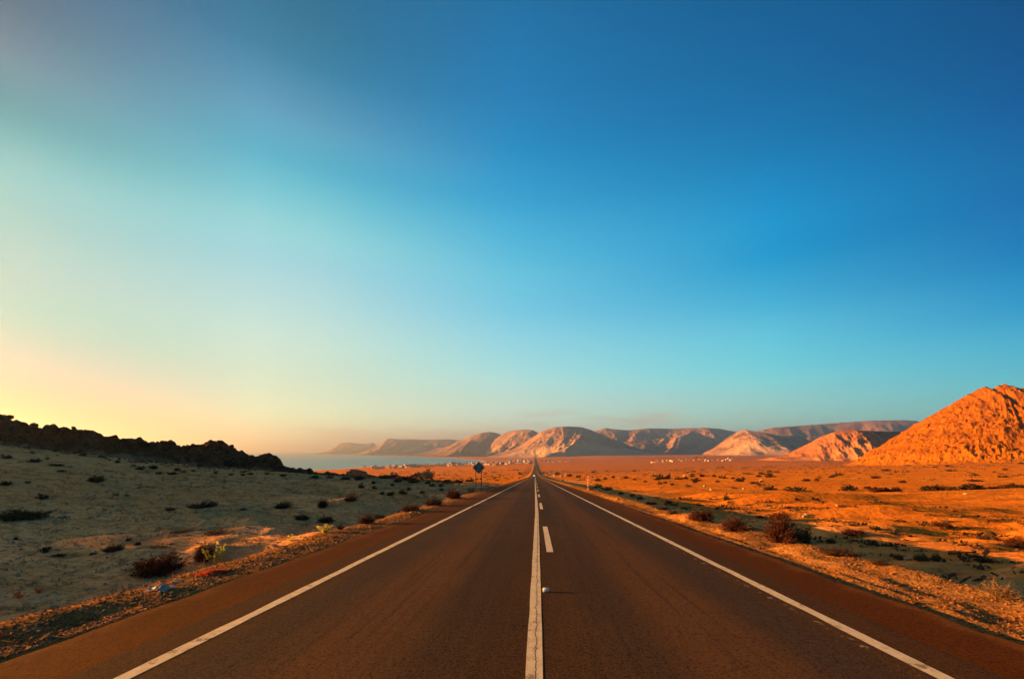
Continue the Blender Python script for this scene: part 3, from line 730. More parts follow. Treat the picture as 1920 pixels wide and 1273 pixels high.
# ------------------------------------------------------------------ plants
def quads_mesh(C, U, W):
    """a mesh of separate quads: centre, half-axis u, half-axis w"""
    V = np.stack([C - U - W, C + U - W, C + U + W, C - U + W], 1).reshape(-1, 3)
    return V, np.arange(len(C) * 4).reshape(-1, 4)
def unit(v): return v / (np.linalg.norm(v, axis=-1, keepdims=True) + 1e-9)

def bush_data(seed, stems=60, twigs=3, leaves=1400, leaf=.05, spread=1.35, rad=.012, flat=.0, lo=.35):
    """a shrub in a unit dome (half width 1, height 1): twig quads/prisms and leaf quads"""
    q = np.random.default_rng(seed)
    th = q.uniform(0, 2 * pi, stems); ph = np.arccos(1 - q.uniform(0, 1, stems) ** .8 * (1 - math.cos(spread)))
    d = np.stack([np.sin(ph) * np.cos(th), np.sin(ph) * np.sin(th), np.cos(ph) + .08], -1)
    lobes = .72 + .38 * np.sin(th * 2 + seed) * np.sin(th * 3 + 1.7 * seed) + q.uniform(-.22, .22, stems)
    ln = np.clip(lobes, .4, 1.05)
    p0 = np.stack([q.normal(0, .10, stems), q.normal(0, .10, stems), np.zeros(stems) - .03], -1)
    side = unit(q.normal(size=(stems, 3))) * .14
    p1 = p0 + d * ln[:, None] * .5 + side * ln[:, None]; p2 = p0 + d * ln[:, None] + np.array([0, 0, .05])
    segs = [(p0, p1, rad, rad * .75), (p1, p2, rad * .75, rad * .35)]
    tips = [p2]
    for k_ in range(twigs):
        t = q.uniform(.3, .95, stems)[:, None]
        s0 = np.where(t < .5, p0 + (p1 - p0) * t * 2, p1 + (p2 - p1) * (t * 2 - 1))
        dd = unit(d + q.normal(0, .55, (stems, 3)) + np.array([0, 0, .25]))
        s1 = s0 + dd * q.uniform(.12, .38, stems)[:, None]
        segs.append((s0, s1, rad * .5, rad * .25)); tips.append(s1)
    tv, tf = [], []; o = 0
    for a0, a1, r0, r1 in segs:
        dd = unit(a1 - a0); u = unit(np.cross(dd, q.normal(size=dd.shape))); w = np.cross(dd, u)
        n = len(a0); ring = []
        for P_, r_ in ((a0, r0), (a1, r1)):
            for k_ in range(3):
                an = 2 * pi * k_ / 3
                ring.append(P_ + r_ * (u * math.cos(an) + w * math.sin(an)))
        tv.append(np.stack(ring, 1).reshape(-1, 3)); base = o + np.arange(n)[:, None] * 6
        for k_ in range(3):
            k2 = (k_ + 1) % 3
            tf.append(base + np.array([k_, k2, k2 + 3, k_ + 3])[None])
        o += n * 6
    TV = np.concatenate(tv); TF = np.concatenate(tf)
    if leaves:
        i = q.integers(0, len(segs), leaves); j = q.integers(0, stems, leaves); t = q.uniform(lo, 1.03, leaves)[:, None]
        A0 = np.stack([s[0] for s in segs]); A1 = np.stack([s[1] for s in segs])
        C = A0[i, j] + (A1[i, j] - A0[i, j]) * t + q.normal(0, .03, (leaves, 3))
        C[:, 2] = np.abs(C[:, 2]) + .01
        U = unit(q.normal(size=(leaves, 3))); W = unit(np.cross(U, q.normal(size=(leaves, 3))))
        sz = (leaf * q.uniform(.5, 1.3, leaves))[:, None]
        LV, LF = quads_mesh(C, U * sz, W * sz * .45)
    else:
        LV = np.zeros((0, 3)); LF = np.zeros((0, 4), int)
    return TV, TF, LV, LF

def bush_meshes(seed, mt, ml, **kw):
    TV, TF, LV, LF = bush_data(seed, **kw)
    return mesh_np('twigs', TV, TF, mt, True), mesh_np('foliage', LV, LF, ml, False)
def bush_single(seed, mt, ml, **kw):
    TV, TF, LV, LF = bush_data(seed, **kw)
    V = np.concatenate([TV, LV]); Fc = np.concatenate([TF, LF + len(TV)])
    return mesh_np('shrub', V, Fc, [mt, ml], False, midx=np.r_[np.zeros(len(TF)), np.ones(len(LF))])

BIG = {'red': [bush_meshes(s, M_TWIG, M_LEAF_RED, stems=150, twigs=8, leaves=4200, leaf=.032, rad=.011, spread=1.4, lo=.45) for s in (1, 2)],
       'dark': [bush_meshes(s, M_TWIG, M_LEAF_DARK, stems=140, twigs=8, leaves=4200, leaf=.034, rad=.010, spread=1.45) for s in (3, 4)],
       'green': [bush_meshes(s, M_TWIG, M_LEAF_GREEN, stems=100, twigs=5, leaves=6500, leaf=.04, rad=.009, spread=1.5) for s in (5,)],
       'twig': [bush_meshes(s, M_TWIG_PALE, M_LEAF_DARK, stems=110, twigs=5, leaves=1500, leaf=.03, rad=.010, spread=1.4, lo=.6) for s in (6,)]}
SMALL = {'red': [bush_single(s, M_TWIG, M_LEAF_RED, stems=34, twigs=3, leaves=900, leaf=.09, rad=.02, spread=1.45) for s in (11, 12, 13)],
         'dark': [bush_single(s, M_TWIG, M_LEAF_DARK, stems=34, twigs=3, leaves=900, leaf=.095, rad=.02, spread=1.45) for s in (14, 15, 16)],
         'green': [bush_single(s, M_TWIG, M_LEAF_GREEN, stems=30, twigs=3, leaves=900, leaf=.095, rad=.02, spread=1.5) for s in (17, 18)],
         'twig': [bush_single(s, M_TWIG_PALE, M_LEAF_DARK, stems=44, twigs=4, leaves=260, leaf=.07, rad=.02, spread=1.45) for s in (19,)]}

cnt = [0]
def big_bush(px, py, wpx, hpx, kind, label, group=None):
    p = spot(px, py)
    if p is None: return
    w = wpx / F * p[1]; h = hpx / F * p[1]
    cnt[0] += 1
    e = empty('desert_shrub', (p[0], p[1] + w * .25, gz(p[0], p[1] + w * .25) - .02), random.uniform(0, 6.28))
    tag(e, label, 'shrub', group)
    tw, fo = BIG[kind][cnt[0] % len(BIG[kind])]
    for nm, me in (('twigs', tw), ('foliage', fo)):
        o = link(nm, me, e); o.scale = (w / 1.9, w / 1.9, h / .98)
    return e
def small_bush_at(X, Y, w, h, kind, label, group, name='desert_shrub'):
    cnt[0] += 1
    o = link(name, SMALL[kind][cnt[0] % len(SMALL[kind])])
    o.location = (X, Y, gz(X, Y) - .03 * h); o.scale = (w / 1.9, w / 1.9 * random.uniform(.8, 1.1), h); o.rotation_euler = (0, 0, random.uniform(0, 6.28))
    return tag(o, label, 'shrub', group)
def small_bush(px, py, wpx, hpx, kind, label, group=None):
    p = spot(px, py)
    if p is None: return
    return small_bush_at(p[0], p[1], wpx / F * p[1], hpx / F * p[1], kind, label, group)

GL = 'dark shrubs on the shaded ground left of the road'
GR = 'dark shrubs in the ditch right of the road'
# --- left side, singled out
big_bush(270, 1083, 98, 40, 'red', 'wide rust-brown shrub on the gravel verge just behind the torn pale plastic', GL)
big_bush(373, 1056, 40, 34, 'red', 'upright rust-brown shrub directly behind the yellow-green plant', GL)
big_bush(203, 1038, 34, 14, 'dark', 'small low brown shrub alone on sand behind the widest verge shrub', GL)
big_bush(22, 976, 82, 18, 'green', 'flat dark green mat shrub on the shaded sand, at the left edge of the photo', GL)
big_bush(171, 904, 27, 15, 'dark', 'lone rounded dark shrub on the bare slope below the rocky ridge', GL)
big_bush(369, 954, 54, 12, 'dark', 'long flat dark shrub mat on the shaded slope below the ridge', GL)
big_bush(317, 958, 17, 8, 'dark', 'tiny dark shrub just left of the long flat shrub mat', GL)
big_bush(523, 954, 36, 13, 'dark', 'low dark shrub in the sand left of a small round reddish shrub', GL)
big_bush(603, 955, 20, 17, 'red', 'small round reddish shrub between two low dark shrubs', GL)
big_bush(653, 943, 27, 15, 'dark', 'rounded dark shrub right of the small round reddish shrub', GL)
big_bush(564, 976, 28, 11, 'dark', 'low dark shrub behind the brightest sunlit sand hummocks', GL)
big_bush(608, 981, 36, 13, 'dark', 'spreading dark shrub just behind the two green roadside tufts', GL)
big_bush(684, 982, 32, 18, 'red', 'dense reddish shrub at the gravel verge right of the green tufts', GL)
big_bush(711, 973, 22, 9, 'dark', 'small dark shrub touching the right side of a dense reddish verge shrub', GL)
big_bush(766, 959, 40, 13, 'red', 'low crimson-brown shrub along the verge beside the white stone', GL)
big_bush(810, 948, 40, 16, 'dark', 'bushy dark shrub at the verge between the white stone and the diamond sign', GL)
big_bush(850, 936, 34, 19, 'red', 'reddish shrub at the verge nearest the foot of the diamond sign', GL)
big_bush(396, 1004, 48, 13, 'twig', 'low mound of dry grey twigs on the sunlit sand hummock behind the yellow-green plant', GL)
big_bush(330, 1001, 44, 10, 'twig', 'flat mound of dry twigs left of the other dry twig mound', GL)
big_bush(797, 898, 30, 19, 'green', 'large rounded dark shrub beside the sunlit red rocks on the crest', GL)
for px, py, w, h in [(678, 915, 14, 9), (702, 917, 12, 6), (717, 928, 12, 6), (733, 929, 19, 8), (755, 926, 20, 8), (766, 919, 10, 6), (745, 904, 18, 9), (735, 911, 10, 5), (700, 907, 12, 6), (810, 912, 12, 6), (826, 913, 12, 7), (828, 920, 10, 6), (791, 926, 12, 6), (762, 901, 22, 9), (775, 905, 24, 10), (802, 908, 12, 8), (840, 906, 26, 8), (860, 905, 22, 7), (880, 903, 20, 6), (648, 900, 24, 8), (672, 899, 20, 8), (617, 897, 16, 7), (590, 897, 20, 7), (720, 897, 22, 8)]:
    small_bush(px, py, w, h, random.choice(['dark', 'dark', 'green']), 'small dark shrub among many on the shaded flat between ridge and diamond sign', 'small shrubs on the shaded flat before the sign')
for px, py, w, h in [(12, 859, 20, 7), (62, 867, 24, 8), (88, 862, 12, 8), (107, 874, 30, 5), (106, 846, 12, 6), (60, 840, 16, 6), (115, 885, 14, 5), (45, 834, 14, 6), (155, 855, 16, 5), (220, 868, 12, 5), (252, 867, 30, 5), (288, 879, 16, 8), (262, 881, 16, 8), (308, 868, 14, 6), (323, 873, 12, 5), (333, 883, 12, 6), (323, 890, 18, 6), (343, 886, 10, 4), (298, 889, 14, 5), (250, 874, 10, 4), (375, 875, 12, 6), (394, 878, 14, 7), (418, 878, 16, 6), (404, 888, 10, 6), (363, 884, 8, 4), (433, 891, 10, 4), (455, 892, 10, 5), (456, 886, 10, 4), (470, 890, 14, 4), (500, 890, 10, 4), (530, 893, 14, 5), (455, 956, 12, 4), (175, 1040, 12, 6), (85, 1036, 16, 12), (92, 1030, 8, 6), (300, 1028, 40, 6), (258, 1022, 12, 7), (240, 1014, 10, 6), (108, 1043, 30, 5), (12, 910, 20, 10), (52, 906, 10, 5), (80, 935, 20, 10), (218, 930, 12, 9), (237, 931, 8, 7), (30, 1012, 10, 6)]:
    small_bush(px, py, w, h, random.choice(['dark', 'dark', 'red', 'twig']), 'small dark scrub tuft on the pale shaded slope under the rocky ridge', 'scrub tufts on the pale slope under the ridge')
# --- right side, singled out
big_bush(1476, 1019, 62, 52, 'red', 'largest rust-brown shrub at the outer edge of the sunlit gravel berm', GR)
big_bush(1507, 1018, 36, 27, 'dark', 'dark shrub tucked against the right side of the largest rust-brown shrub', GR)
big_bush(1386, 997, 50, 30, 'red', 'second largest rust-brown shrub at the berm edge, farther along the ditch', GR)
big_bush(1318, 977, 56, 22, 'red', 'long rust-brown shrub at the berm edge, third from the largest shrub', GR)
big_bush(1464, 978, 42, 15, 'red', 'reddish shrub on the far rim of the shaded ditch behind the largest shrub', GR)
big_bush(1606, 1006, 44, 12, 'red', 'reddish sprawling shrub on the sunlit far rim of the shaded ditch', GR)
big_bush(1562, 1019, 18, 11, 'dark', 'small dark shrub in the ditch right of the largest rust-brown shrub', GR)
big_bush(1588, 1044, 70, 15, 'dark', 'long low dark shrub along the foot of the berm in the ditch', GR)
big_bush(1655, 1061, 36, 10, 'dark', 'flat dark shrub at the foot of the berm beyond the long low one', GR)
big_bush(1695, 1050, 26, 10, 'dark', 'small dark shrub in the ditch beside a pale grey stone', GR)
big_bush(1733, 1053, 26, 13, 'green', 'rounded dark shrub left of its narrow upright twin in the ditch', GR)
big_bush(1758, 1053, 16, 15, 'green', 'narrow upright dark shrub in the deepest part of the ditch', GR)
big_bush(1778, 992, 36, 10, 'red', 'low reddish cushion shrub on sunlit ground, with a longer shadow', GR)
big_bush(1776, 980, 18, 9, 'twig', 'tiny leafless bush just behind the low reddish cushion shrub', GR)
big_bush(1910, 1028, 36, 20, 'red', 'reddish shrub on sunlit ground at the right edge of the photo', GR)
big_bush(1858, 1056, 36, 9, 'dark', 'low dark shrub on the far ditch bank, nearest the right edge', GR)
big_bush(1893, 1124, 66, 34, 'twig', 'dry reddish grass clump on the berm at the right edge of the photo', GR)
for px, py, w, h in [(1228, 893, 12, 4), (1237, 893, 9, 5), (1254, 894, 11, 6), (1268, 899, 9, 4), (1285, 898, 12, 6), (1299, 894, 9, 5), (1316, 894, 13, 6), (1339, 894, 9, 5), (1350, 896, 9, 4), (1358, 897, 12, 5), (1374, 898, 9, 4), (1384, 899, 9, 4), (1393, 899, 10, 6), (1428, 904, 9, 4), (1232, 900, 14, 5), (1238, 908, 10, 6), (1247, 906, 10, 4), (1260, 910, 10, 5), (1290, 913, 12, 5), (1304, 905, 10, 4), (1345, 904, 12, 4), (1210, 904, 9, 4), (1174, 897, 12, 6), (1190, 900, 8, 4), (1120, 902, 14, 6), (1135, 899, 9, 5), (1150, 896, 10, 5), (1085, 895, 12, 5), (1068, 893, 14, 6), (1045, 890, 10, 5)]:
    small_bush(px, py, w, h, random.choice(['dark', 'red', 'dark']), 'small dark shrub in the long row crossing the sunlit orange plain', 'row of shrubs across the orange plain')
for px, py, w, h in [(1361, 937, 14, 9), (1254, 944, 15, 7), (1275, 936, 10, 5), (1367, 944, 10, 4), (1310, 947, 20, 4), (1244, 955, 26, 6), (1262, 963, 24, 7), (1220, 946, 20, 6), (1200, 936, 16, 6), (1185, 931, 14, 5), (1165, 927, 14, 5), (1140, 919, 20, 8), (1120, 914, 20, 7), (1284, 954, 16, 4), (1425, 972, 18, 5), (1404, 962, 14, 4), (1600, 986, 14, 7), (1640, 993, 18, 8), (1676, 1002, 14, 6), (1706, 1007, 12, 5), (1737, 1003, 18, 4), (1638, 1022, 14, 6), (1850, 1010, 40, 5), (1871, 1032, 14, 4), (1715, 958, 10, 4), (1800, 966, 16, 4), (1790, 960, 12, 4)]:
    small_bush(px, py, w, h, random.choice(['dark', 'red', 'dark', 'green']), 'small dark shrub beside the shaded ditch right of the road', 'small shrubs along the ditch')
# far scrub over the sunlit plain
for i in range(100):
    px = random.uniform(1060, 1915); py = 868 + 82 * random.random() ** 1.15
    if py > 880 + (px - 1060) * .12: continue
    p = spot(px, py, 60)
    if p is None or p[1] > 900 or p[0] < 14: continue
    w = random.uniform(.9, 2.6) * (1 + p[1] / 260)
    small_bush_at(p[0], p[1], w, w * random.uniform(.22, .38), random.choice(['dark', 'red', 'dark']), 'low dark scrub mound, one of many dotting the open sunlit orange plain', 'scrub mounds on the open orange plain')
for i in range(60):
    px = random.uniform(600, 985); py = random.uniform(879, 901)
    p = spot(px, py, 110)
    if p is None or p[1] > 1000 or p[0] > -8: continue
    w = random.uniform(.8, 2.0) * (1 + p[1] / 300)
    small_bush_at(p[0], p[1], w, w * .32, random.choice(['dark', 'red']), 'low dark scrub mound on the sunlit plain behind the diamond sign', 'scrub mounds on the plain toward the village')

def scrub_mass(name, n, sample, seed):
    q = np.random.default_rng(seed); X, Y = sample(q, n); n = len(X); m_ = 9
    s = .11 * np.exp(q.normal(0, .45, n)) * (1 + Y / 130)
    C = np.stack([X, Y, gz_np(X, Y)], -1)[:, None] + q.normal(0, 1, (n, m_, 3)) * s[:, None, None] * np.array([1.5, .9, 0]) + q.uniform(0, .9, (n, m_, 1)) * s[:, None, None] * np.array([0, 0, .7])
    C = C.reshape(-1, 3); k_ = np.repeat(s, m_)[:, None]
    U = unit(q.normal(size=C.shape)); W = unit(np.cross(U, q.normal(size=C.shape)))
    V_, F_ = quads_mesh(C, U * k_ * .5, W * k_ * .25)
    return link(name, mesh_np(name, V_, F_, M_LEAF_DARK, False))
tag(scrub_mass('low_scrub', 2600, lambda q, n: (16 + 700 * q.uniform(0, 1, n) ** 1.3, 75 * (1000 / 75) ** q.uniform(0, 1, n) ** .8), 31), 'fine low scrub sprinkled over the orange plain right of the road', 'scrub', kind='stuff')
tag(scrub_mass('low_scrub', 520, lambda q, n: (12 + 4 * q.integers(0, 6, n) + q.normal(0, .8, n), 12 * (60 / 12) ** q.uniform(0, 1, n)), 33), 'fine dark scrub in broken bands beyond the shaded ditch', 'scrub', kind='stuff')
tag(scrub_mass('low_scrub', 1300, lambda q, n: (-(12 + 500 * q.uniform(0, 1, n) ** 1.2), 115 * (1300 / 115) ** q.uniform(0, 1, n)), 32), 'fine low scrub sprinkled over the plain toward the village', 'scrub', kind='stuff')

# leafy plants: a set of upright leafy stems
def leafy_plant(px, py, wpx, hpx, mat, label, stems, seed, lean=.6, leafn=46, leaf=.05):
    p = spot(px, py); q = random.Random(seed)
    h = hpx / F * p[1]; w = wpx / F * p[1]
    e = empty('leafy_plant', (p[0], p[1], gz(p[0], p[1]) - .01)); tag(e, label, 'plant')
    for s in range(stems):
        an = 2 * pi * s / stems + q.uniform(-.3, .3); ln = h * (1.0 if s == 0 else q.uniform(.5, .85)); out = (w / 2) * (.12 if s == 0 else q.uniform(.5, 1.0))
        pts = [Vector((math.cos(an) * out * (t ** .75), math.sin(an) * out * (t ** .75), ln * (t ** 1.15))) for t in (0, .2, .4, .6, .8, 1)]
        mb = MB(); mb.tube([tuple(v) for v in pts], [.006 * k_ * h * 2 for k_ in (1.4, 1.2, 1, .8, .6, .3)], 5)
        st = mb.build('stem', M_TWIG_PALE, e, True)
        lf = MB()
        for k_ in range(leafn):
            t = q.uniform(.12, 1.0) * 5; i = min(4, int(t)); c = pts[i].lerp(pts[i + 1], t - i)
            d = Vector((q.gauss(0, 1), q.gauss(0, 1), abs(q.gauss(.4, .6)))).normalized(); L_ = leaf * h * q.uniform(.8, 1.8)
            u = d.cross(Vector((q.gauss(0, 1), q.gauss(0, 1), q.gauss(0, 1)))).normalized() * L_ * .34
            lf.add([c, c + d * L_ * .5 + u, c + d * L_ * 1.1 + Vector((0, 0, -.1 * L_)), c + d * L_ * .5 - u], [(0, 1, 2, 3)])
        lf.build('foliage', mat, st)
    return e
leafy_plant(406, 1058, 50, 45, M_LEAF_YEL, 'bright yellow-green leafy plant with a tall middle stem at the gravel edge', 10, 3, leafn=80, leaf=.045)
leafy_plant(609, 999, 28, 17, M_LEAF_YEL, 'yellow-green tuft on the verge, the left one of two side by side', 12, 4, leafn=40, leaf=.12)
leafy_plant(638, 993, 18, 12, M_LEAF_GREEN, 'duller green tuft touching the right side of the yellow-green verge tuft', 11, 5, leafn=40, leaf=.14)
leafy_plant(546, 1014, 20, 15, M_LEAF_YEL, 'sparse olive-yellow weed in the gravel in front of the two green tufts', 7, 6, leafn=24, leaf=.11)
leafy_plant(283, 1086, 6, 14, M_LEAF_GREEN, 'single small green sprig in front of the widest rust-brown shrub', 3, 8, leafn=20, leaf=.12)
leafy_plant(36, 1122, 16, 18, M_LEAF_CRIMSON, 'thin reddish weed on the dark sand near the left edge of the photo', 6, 9, leafn=26, leaf=.1)
leafy_plant(73, 1112, 14, 14, M_LEAF_CRIMSON, 'second thin reddish weed, right of the one at the left edge', 6, 10, leafn=24, leaf=.1)
def creeper(px, py, wpx, dpx, label, seed):
    p = spot(px, py); w = wpx / F * p[1]; q = np.random.default_rng(seed); n = 2600
    r_ = np.sqrt(q.uniform(0, 1, n)); t = q.uniform(0, 2 * pi, n)
    X = p[0] + r_ * np.cos(t) * w / 2; Y = p[1] + r_ * np.sin(t) * w * .55
    C = np.stack([X, Y, gz_np(X, Y) + .012 + .05 * (1 - r_) * q.uniform(.3, 1, n)], -1)
    U = unit(q.normal(size=(n, 3)) * np.array([1, 1, .5])); W = unit(np.cross(U, q.normal(size=(n, 3))))
    s = (.011 * q.uniform(.6, 1.4, n))[:, None]
    C = C - np.array(p); V_, F_ = quads_mesh(C, U * s, W * s * .6)
    o = link('creeping_plant', mesh_np('creeping_plant', V_, F_, M_LEAF_CRIMSON, False)); o.location = p
    tag(o, label, 'plant')
creeper(398, 1075, 50, 12, 'flat patch of bright red creeping plant in gravel before the yellow-green plant', 5)

# ------------------------------------------------------------------ stones
def rock_mesh(name, seed, mat, sub=3, rough=.3, flat=.7):
    import bmesh
    bm = bmesh.new(); bmesh.ops.create_icosphere(bm, subdivisions=sub, radius=1)
    V = np.array([v.co[:] for v in bm.verts])
    q = np.random.default_rng(seed)
    for k_ in range(9):                                  # chip flat facets off the ball
        d = unit(q.normal(size=3)); c = q.uniform(.55, .85)
        s = V @ d; V = V - np.clip(s - c, 0, None)[:, None] * d
    V *= (1 + rough * fbm(V[:, 0] * 1.6 + V[:, 2] * 2.1, V[:, 1] * 1.6 - V[:, 2] * 1.7, seed, 4))[:, None]
    V[:, 2] *= flat
    for v, c in zip(bm.verts, V): v.co = c
    me = bpy.data.meshes.new(name); bm.to_mesh(me); bm.free()
    me.materials.append(mat)
    return me
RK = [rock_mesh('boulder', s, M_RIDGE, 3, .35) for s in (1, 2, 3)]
RR = [rock_mesh('boulder', s, M_REDROCK, 4, .8) for s in (4, 5)]
RS = [rock_mesh('stone', s, M_STONE, 2, .25) for s in (6, 7, 8)]
def rock(px, py, wpx, hpx, meshes, label, group=None, name='boulder', sink=.25, ymin=0):
    p = spot(px, py, ymin); w = wpx / F * p[1]; h = hpx / F * p[1]
    cnt[0] += 1
    o = link(name, meshes[cnt[0] % len(meshes)]); o.location = (p[0], p[1] + w * .3, gz(p[0], p[1] + w * .3) + h * .35)
    o.scale = (w / 1.8, w / 2.0, h / 1.15); o.rotation_euler = (random.uniform(-.2, .2), random.uniform(-.2, .2), random.uniform(0, 6.28))
    return tag(o, label, name, group)
rock(665, 897, 36, 12, RR, 'broad red-brown rock mound on the crest left of the sunlit red rocks', 'rocks on the crest')
rock(775, 899, 24, 12, RR, 'sunlit bright red rock on the crest beside the large rounded shrub', 'rocks on the crest')
rock(787, 897, 14, 13, RR, 'smaller red rock leaning on the sunlit bright red crest rock', 'rocks on the crest')
rock(738, 893, 14, 8, RR, 'small pinkish rock on the crest between the red mound and sunlit rocks', 'rocks on the crest')
rock(578, 889, 12, 14, RK, 'dark upright boulder where the rocky ridge meets the crest', 'rocks on the crest')
for i_, (px, py, w, h) in enumerate([(19, 782, 10, 8), (66, 797, 12, 9), (124, 806, 14, 10), (138, 803, 8, 7), (210, 822, 16, 8), (250, 826, 14, 8), (309, 832, 14, 12), (320, 829, 9, 9), (345, 838, 8, 6), (392, 833, 14, 10), (410, 829, 12, 8), (432, 838, 10, 9), (470, 858, 14, 9), (522, 862, 10, 9), (556, 884, 10, 8), (150, 846, 12, 6), (260, 862, 16, 7), (360, 868, 12, 6), (430, 872, 16, 7)]):
    X_, Y_, Z_ = P3(px, py, float(ridge_Y(px)) - (2.5 if i_ < 15 else 5.0))
    o = link('boulder', RK[i_ % 3]); o.location = (X_, Y_, Z_); w_ = w / F * Y_; h_ = h / F * Y_
    o.scale = (w_ / 1.8, w_ / 1.9, h_ / 1.1); o.rotation_euler = (random.uniform(-.3, .3), random.uniform(-.3, .3), random.uniform(0, 6.28))
    tag(o, 'dark jagged boulder set into the crest or flank of the shaded rocky ridge', 'boulder', 'dark boulders on the rocky ridge')
rock(744, 961, 11, 8, RS, 'pale white stone standing on the gravel verge by a crimson-brown shrub', name='stone')
rock(771, 962, 6, 5, RS, 'small pale stone in front of the crimson-brown verge shrub', name='stone')
rock(884, 923, 12, 9, RR, 'rounded orange rock at the road verge just before the diamond sign', name='boulder')
rock(512, 1028, 12, 6, RS, 'pale stone in the gravel strip left of the olive-yellow weed', name='stone')
rock(542, 1000, 10, 5, RS, 'pale stones heap on the sunlit hummock behind the olive-yellow weed', name='stone')
rock(1706, 1051, 14, 7, RS, 'pale grey stone lying in the shaded ditch between dark shrubs', name='stone')
rock(1431, 976, 6, 4, RS, 'tiny white stone in the shaded ditch behind the second largest shrub', name='stone')
for px, py in [(1230, 891), (1255, 891), (1284, 894), (1322, 912), (1334, 920), (1040, 893), (1052, 894), (1062, 892), (1428, 902), (1811, 927), (1571, 951), (1508, 971), (1512, 968), (1531, 983), (1395, 918)]:
    rock(px, py, 6, 4, RS, 'small pale stone glinting among the scrub on the orange plain', 'pale stones on the orange plain', 'stone')

def stones(name, n, sample, mat, size, seed):
    """loose stones nobody would count, as one mesh"""
    q = np.random.default_rng(seed)
    t = (1 + 5 ** .5) / 2
    iv = unit(np.array([(-1, t, 0), (1, t, 0), (-1, -t, 0), (1, -t, 0), (0, -1, t), (0, 1, t), (0, -1, -t), (0, 1, -t), (t, 0, -1), (t, 0, 1), (-t, 0, -1), (-t, 0, 1)], float))
    fc = np.array([(0, 11, 5), (0, 5, 1), (0, 1, 7), (0, 7, 10), (0, 10, 11), (1, 5, 9), (5, 11, 4), (11, 10, 2), (10, 7, 6), (7, 1, 8), (3, 9, 4), (3, 4, 2), (3, 2, 6), (3, 6, 8), (3, 8, 9), (4, 9, 5), (2, 4, 11), (6, 2, 10), (8, 6, 7), (9, 8, 1)])
    X, Y = sample(q, n); n = len(X)
    s = size * np.exp(q.normal(0, .5, n)) * (1 + np.clip(Y, 0, 80) / 30)
    sc = s[:, None] * q.uniform(.6, 1.2, (n, 3)) * np.array([1, 1, .65])
    an = q.uniform(0, 2 * pi, n); ca, sa = np.cos(an)[:, None], np.sin(an)[:, None]
    V_ = iv[None] * q.uniform(.75, 1.2, (n, 12, 1)) * sc[:, None]
    V_ = np.stack([V_[..., 0] * ca - V_[..., 1] * sa, V_[..., 0] * sa + V_[..., 1] * ca, V_[..., 2]], -1)
    V_ += np.stack([X, Y, gz_np(X, Y) + s * .25], -1)[:, None]
    F_ = (fc[None] + np.arange(n)[:, None, None] * 12).reshape(-1, 3)
    return link(name, mesh_np(name, V_.reshape(-1, 3), F_, mat, False, 3))
def near_y(q, n, a0=2.6, a1=70): return a0 * (a1 / a0) ** q.uniform(0, 1, n)
M_GRAV = rock_material('gravel_stone', (.13, .07, .028), (.36, .20, .085), 9.0, .01)
M_GRAVR = rock_material('berm_stone', (.10, .04, .012), (.24, .105, .03), 9.0, .01)
tag(stones('gravel', 22000, lambda q, n: (-(5.02 + np.abs(q.normal(0, .85, n))), near_y(q, n)), M_GRAV, .0085, 1), 'loose grey-brown gravel along the left road verge', 'gravel', kind='stuff')
tag(stones('gravel', 20000, lambda q, n: (5.06 + q.uniform(0, 1.9, n), near_y(q, n)), M_GRAVR, .007, 2), 'loose sunlit gravel on the berm right of the road', 'gravel', kind='stuff')
tag(stones('gravel', 22000, lambda q, n: (-q.uniform(7, 40, n), near_y(q, n, 4, 90)), M_STONE, .017, 3), 'scattered pebbles on the shaded sand left of the road', 'gravel', kind='stuff')
tag(stones('gravel', 9000, lambda q, n: (8 + 60 * q.uniform(0, 1, n) ** 1.5, near_y(q, n, 6, 110)), M_GRAVR, .014, 4), 'scattered pebbles on the ground right of the berm', 'gravel', kind='stuff')
def ridge_foot(q, n):
    i = q.integers(0, len(rd), n); off = np.abs(q.normal(0, 5.5, n)) + 3.0
    return rd[i, 0] + off * .35 + q.normal(0, 1.2, n), rd[i, 1] - off * .94 + q.normal(0, 1.2, n)
def ridge_foot_left(q, n):
    X, Y = ridge_foot(q, n); k = Y > 45
    return X[k], Y[k]
M_RUBBLE = rock_material('rubble_rock', (.05, .03, .016), (.16, .10, .055), 1.0, .1)
tag(stones('rubble', 9000, ridge_foot_left, M_RUBBLE, .035, 8), 'dark rubble fallen from the rocky ridge onto the pale slope', 'rubble', kind='stuff')
# fine dry tufts on both sides
def tufts(name, n, sample, mat, seed):
    q = np.random.default_rng(seed); X, Y = sample(q, n); n = len(X); m_ = 22
    s = (.05 * np.exp(q.normal(0, .4, n)) * (1 + np.clip(Y, 0, 90) / 30))
    base = np.stack([X, Y, gz_np(X, Y)], -1)[:, None] + q.normal(0, .5, (n, m_, 3)) * s[:, None, None] * np.array([1.4, 1.4, 0])
    d = unit(q.normal(0, .8, (n, m_, 3)) + np.array([0, 0, 1.0])) * s[:, None, None] * q.uniform(.6, 1.6, (n, m_, 1))
    w = unit(np.cross(d, q.normal(size=d.shape))) * s[:, None, None] * .04
    Vq = np.stack([base - w, base + w, base + d + w * .2, base + d - w * .2], 2).reshape(-1, 3)
    return link(name, mesh_np(name, Vq, np.arange(len(Vq)).reshape(-1, 4), mat, False))
M_DRYGRASS = leaf_material('dry_grass', (.08, .05, .022), (.17, .105, .045))
tag(tufts('dry_grass', 8000, lambda q, n: (-q.uniform(6.6, 60, n), near_y(q, n, 5, 95)), M_DRYGRASS, 5), 'sparse dry grass tufts over the shaded sand left of the road', 'grass', kind='stuff')
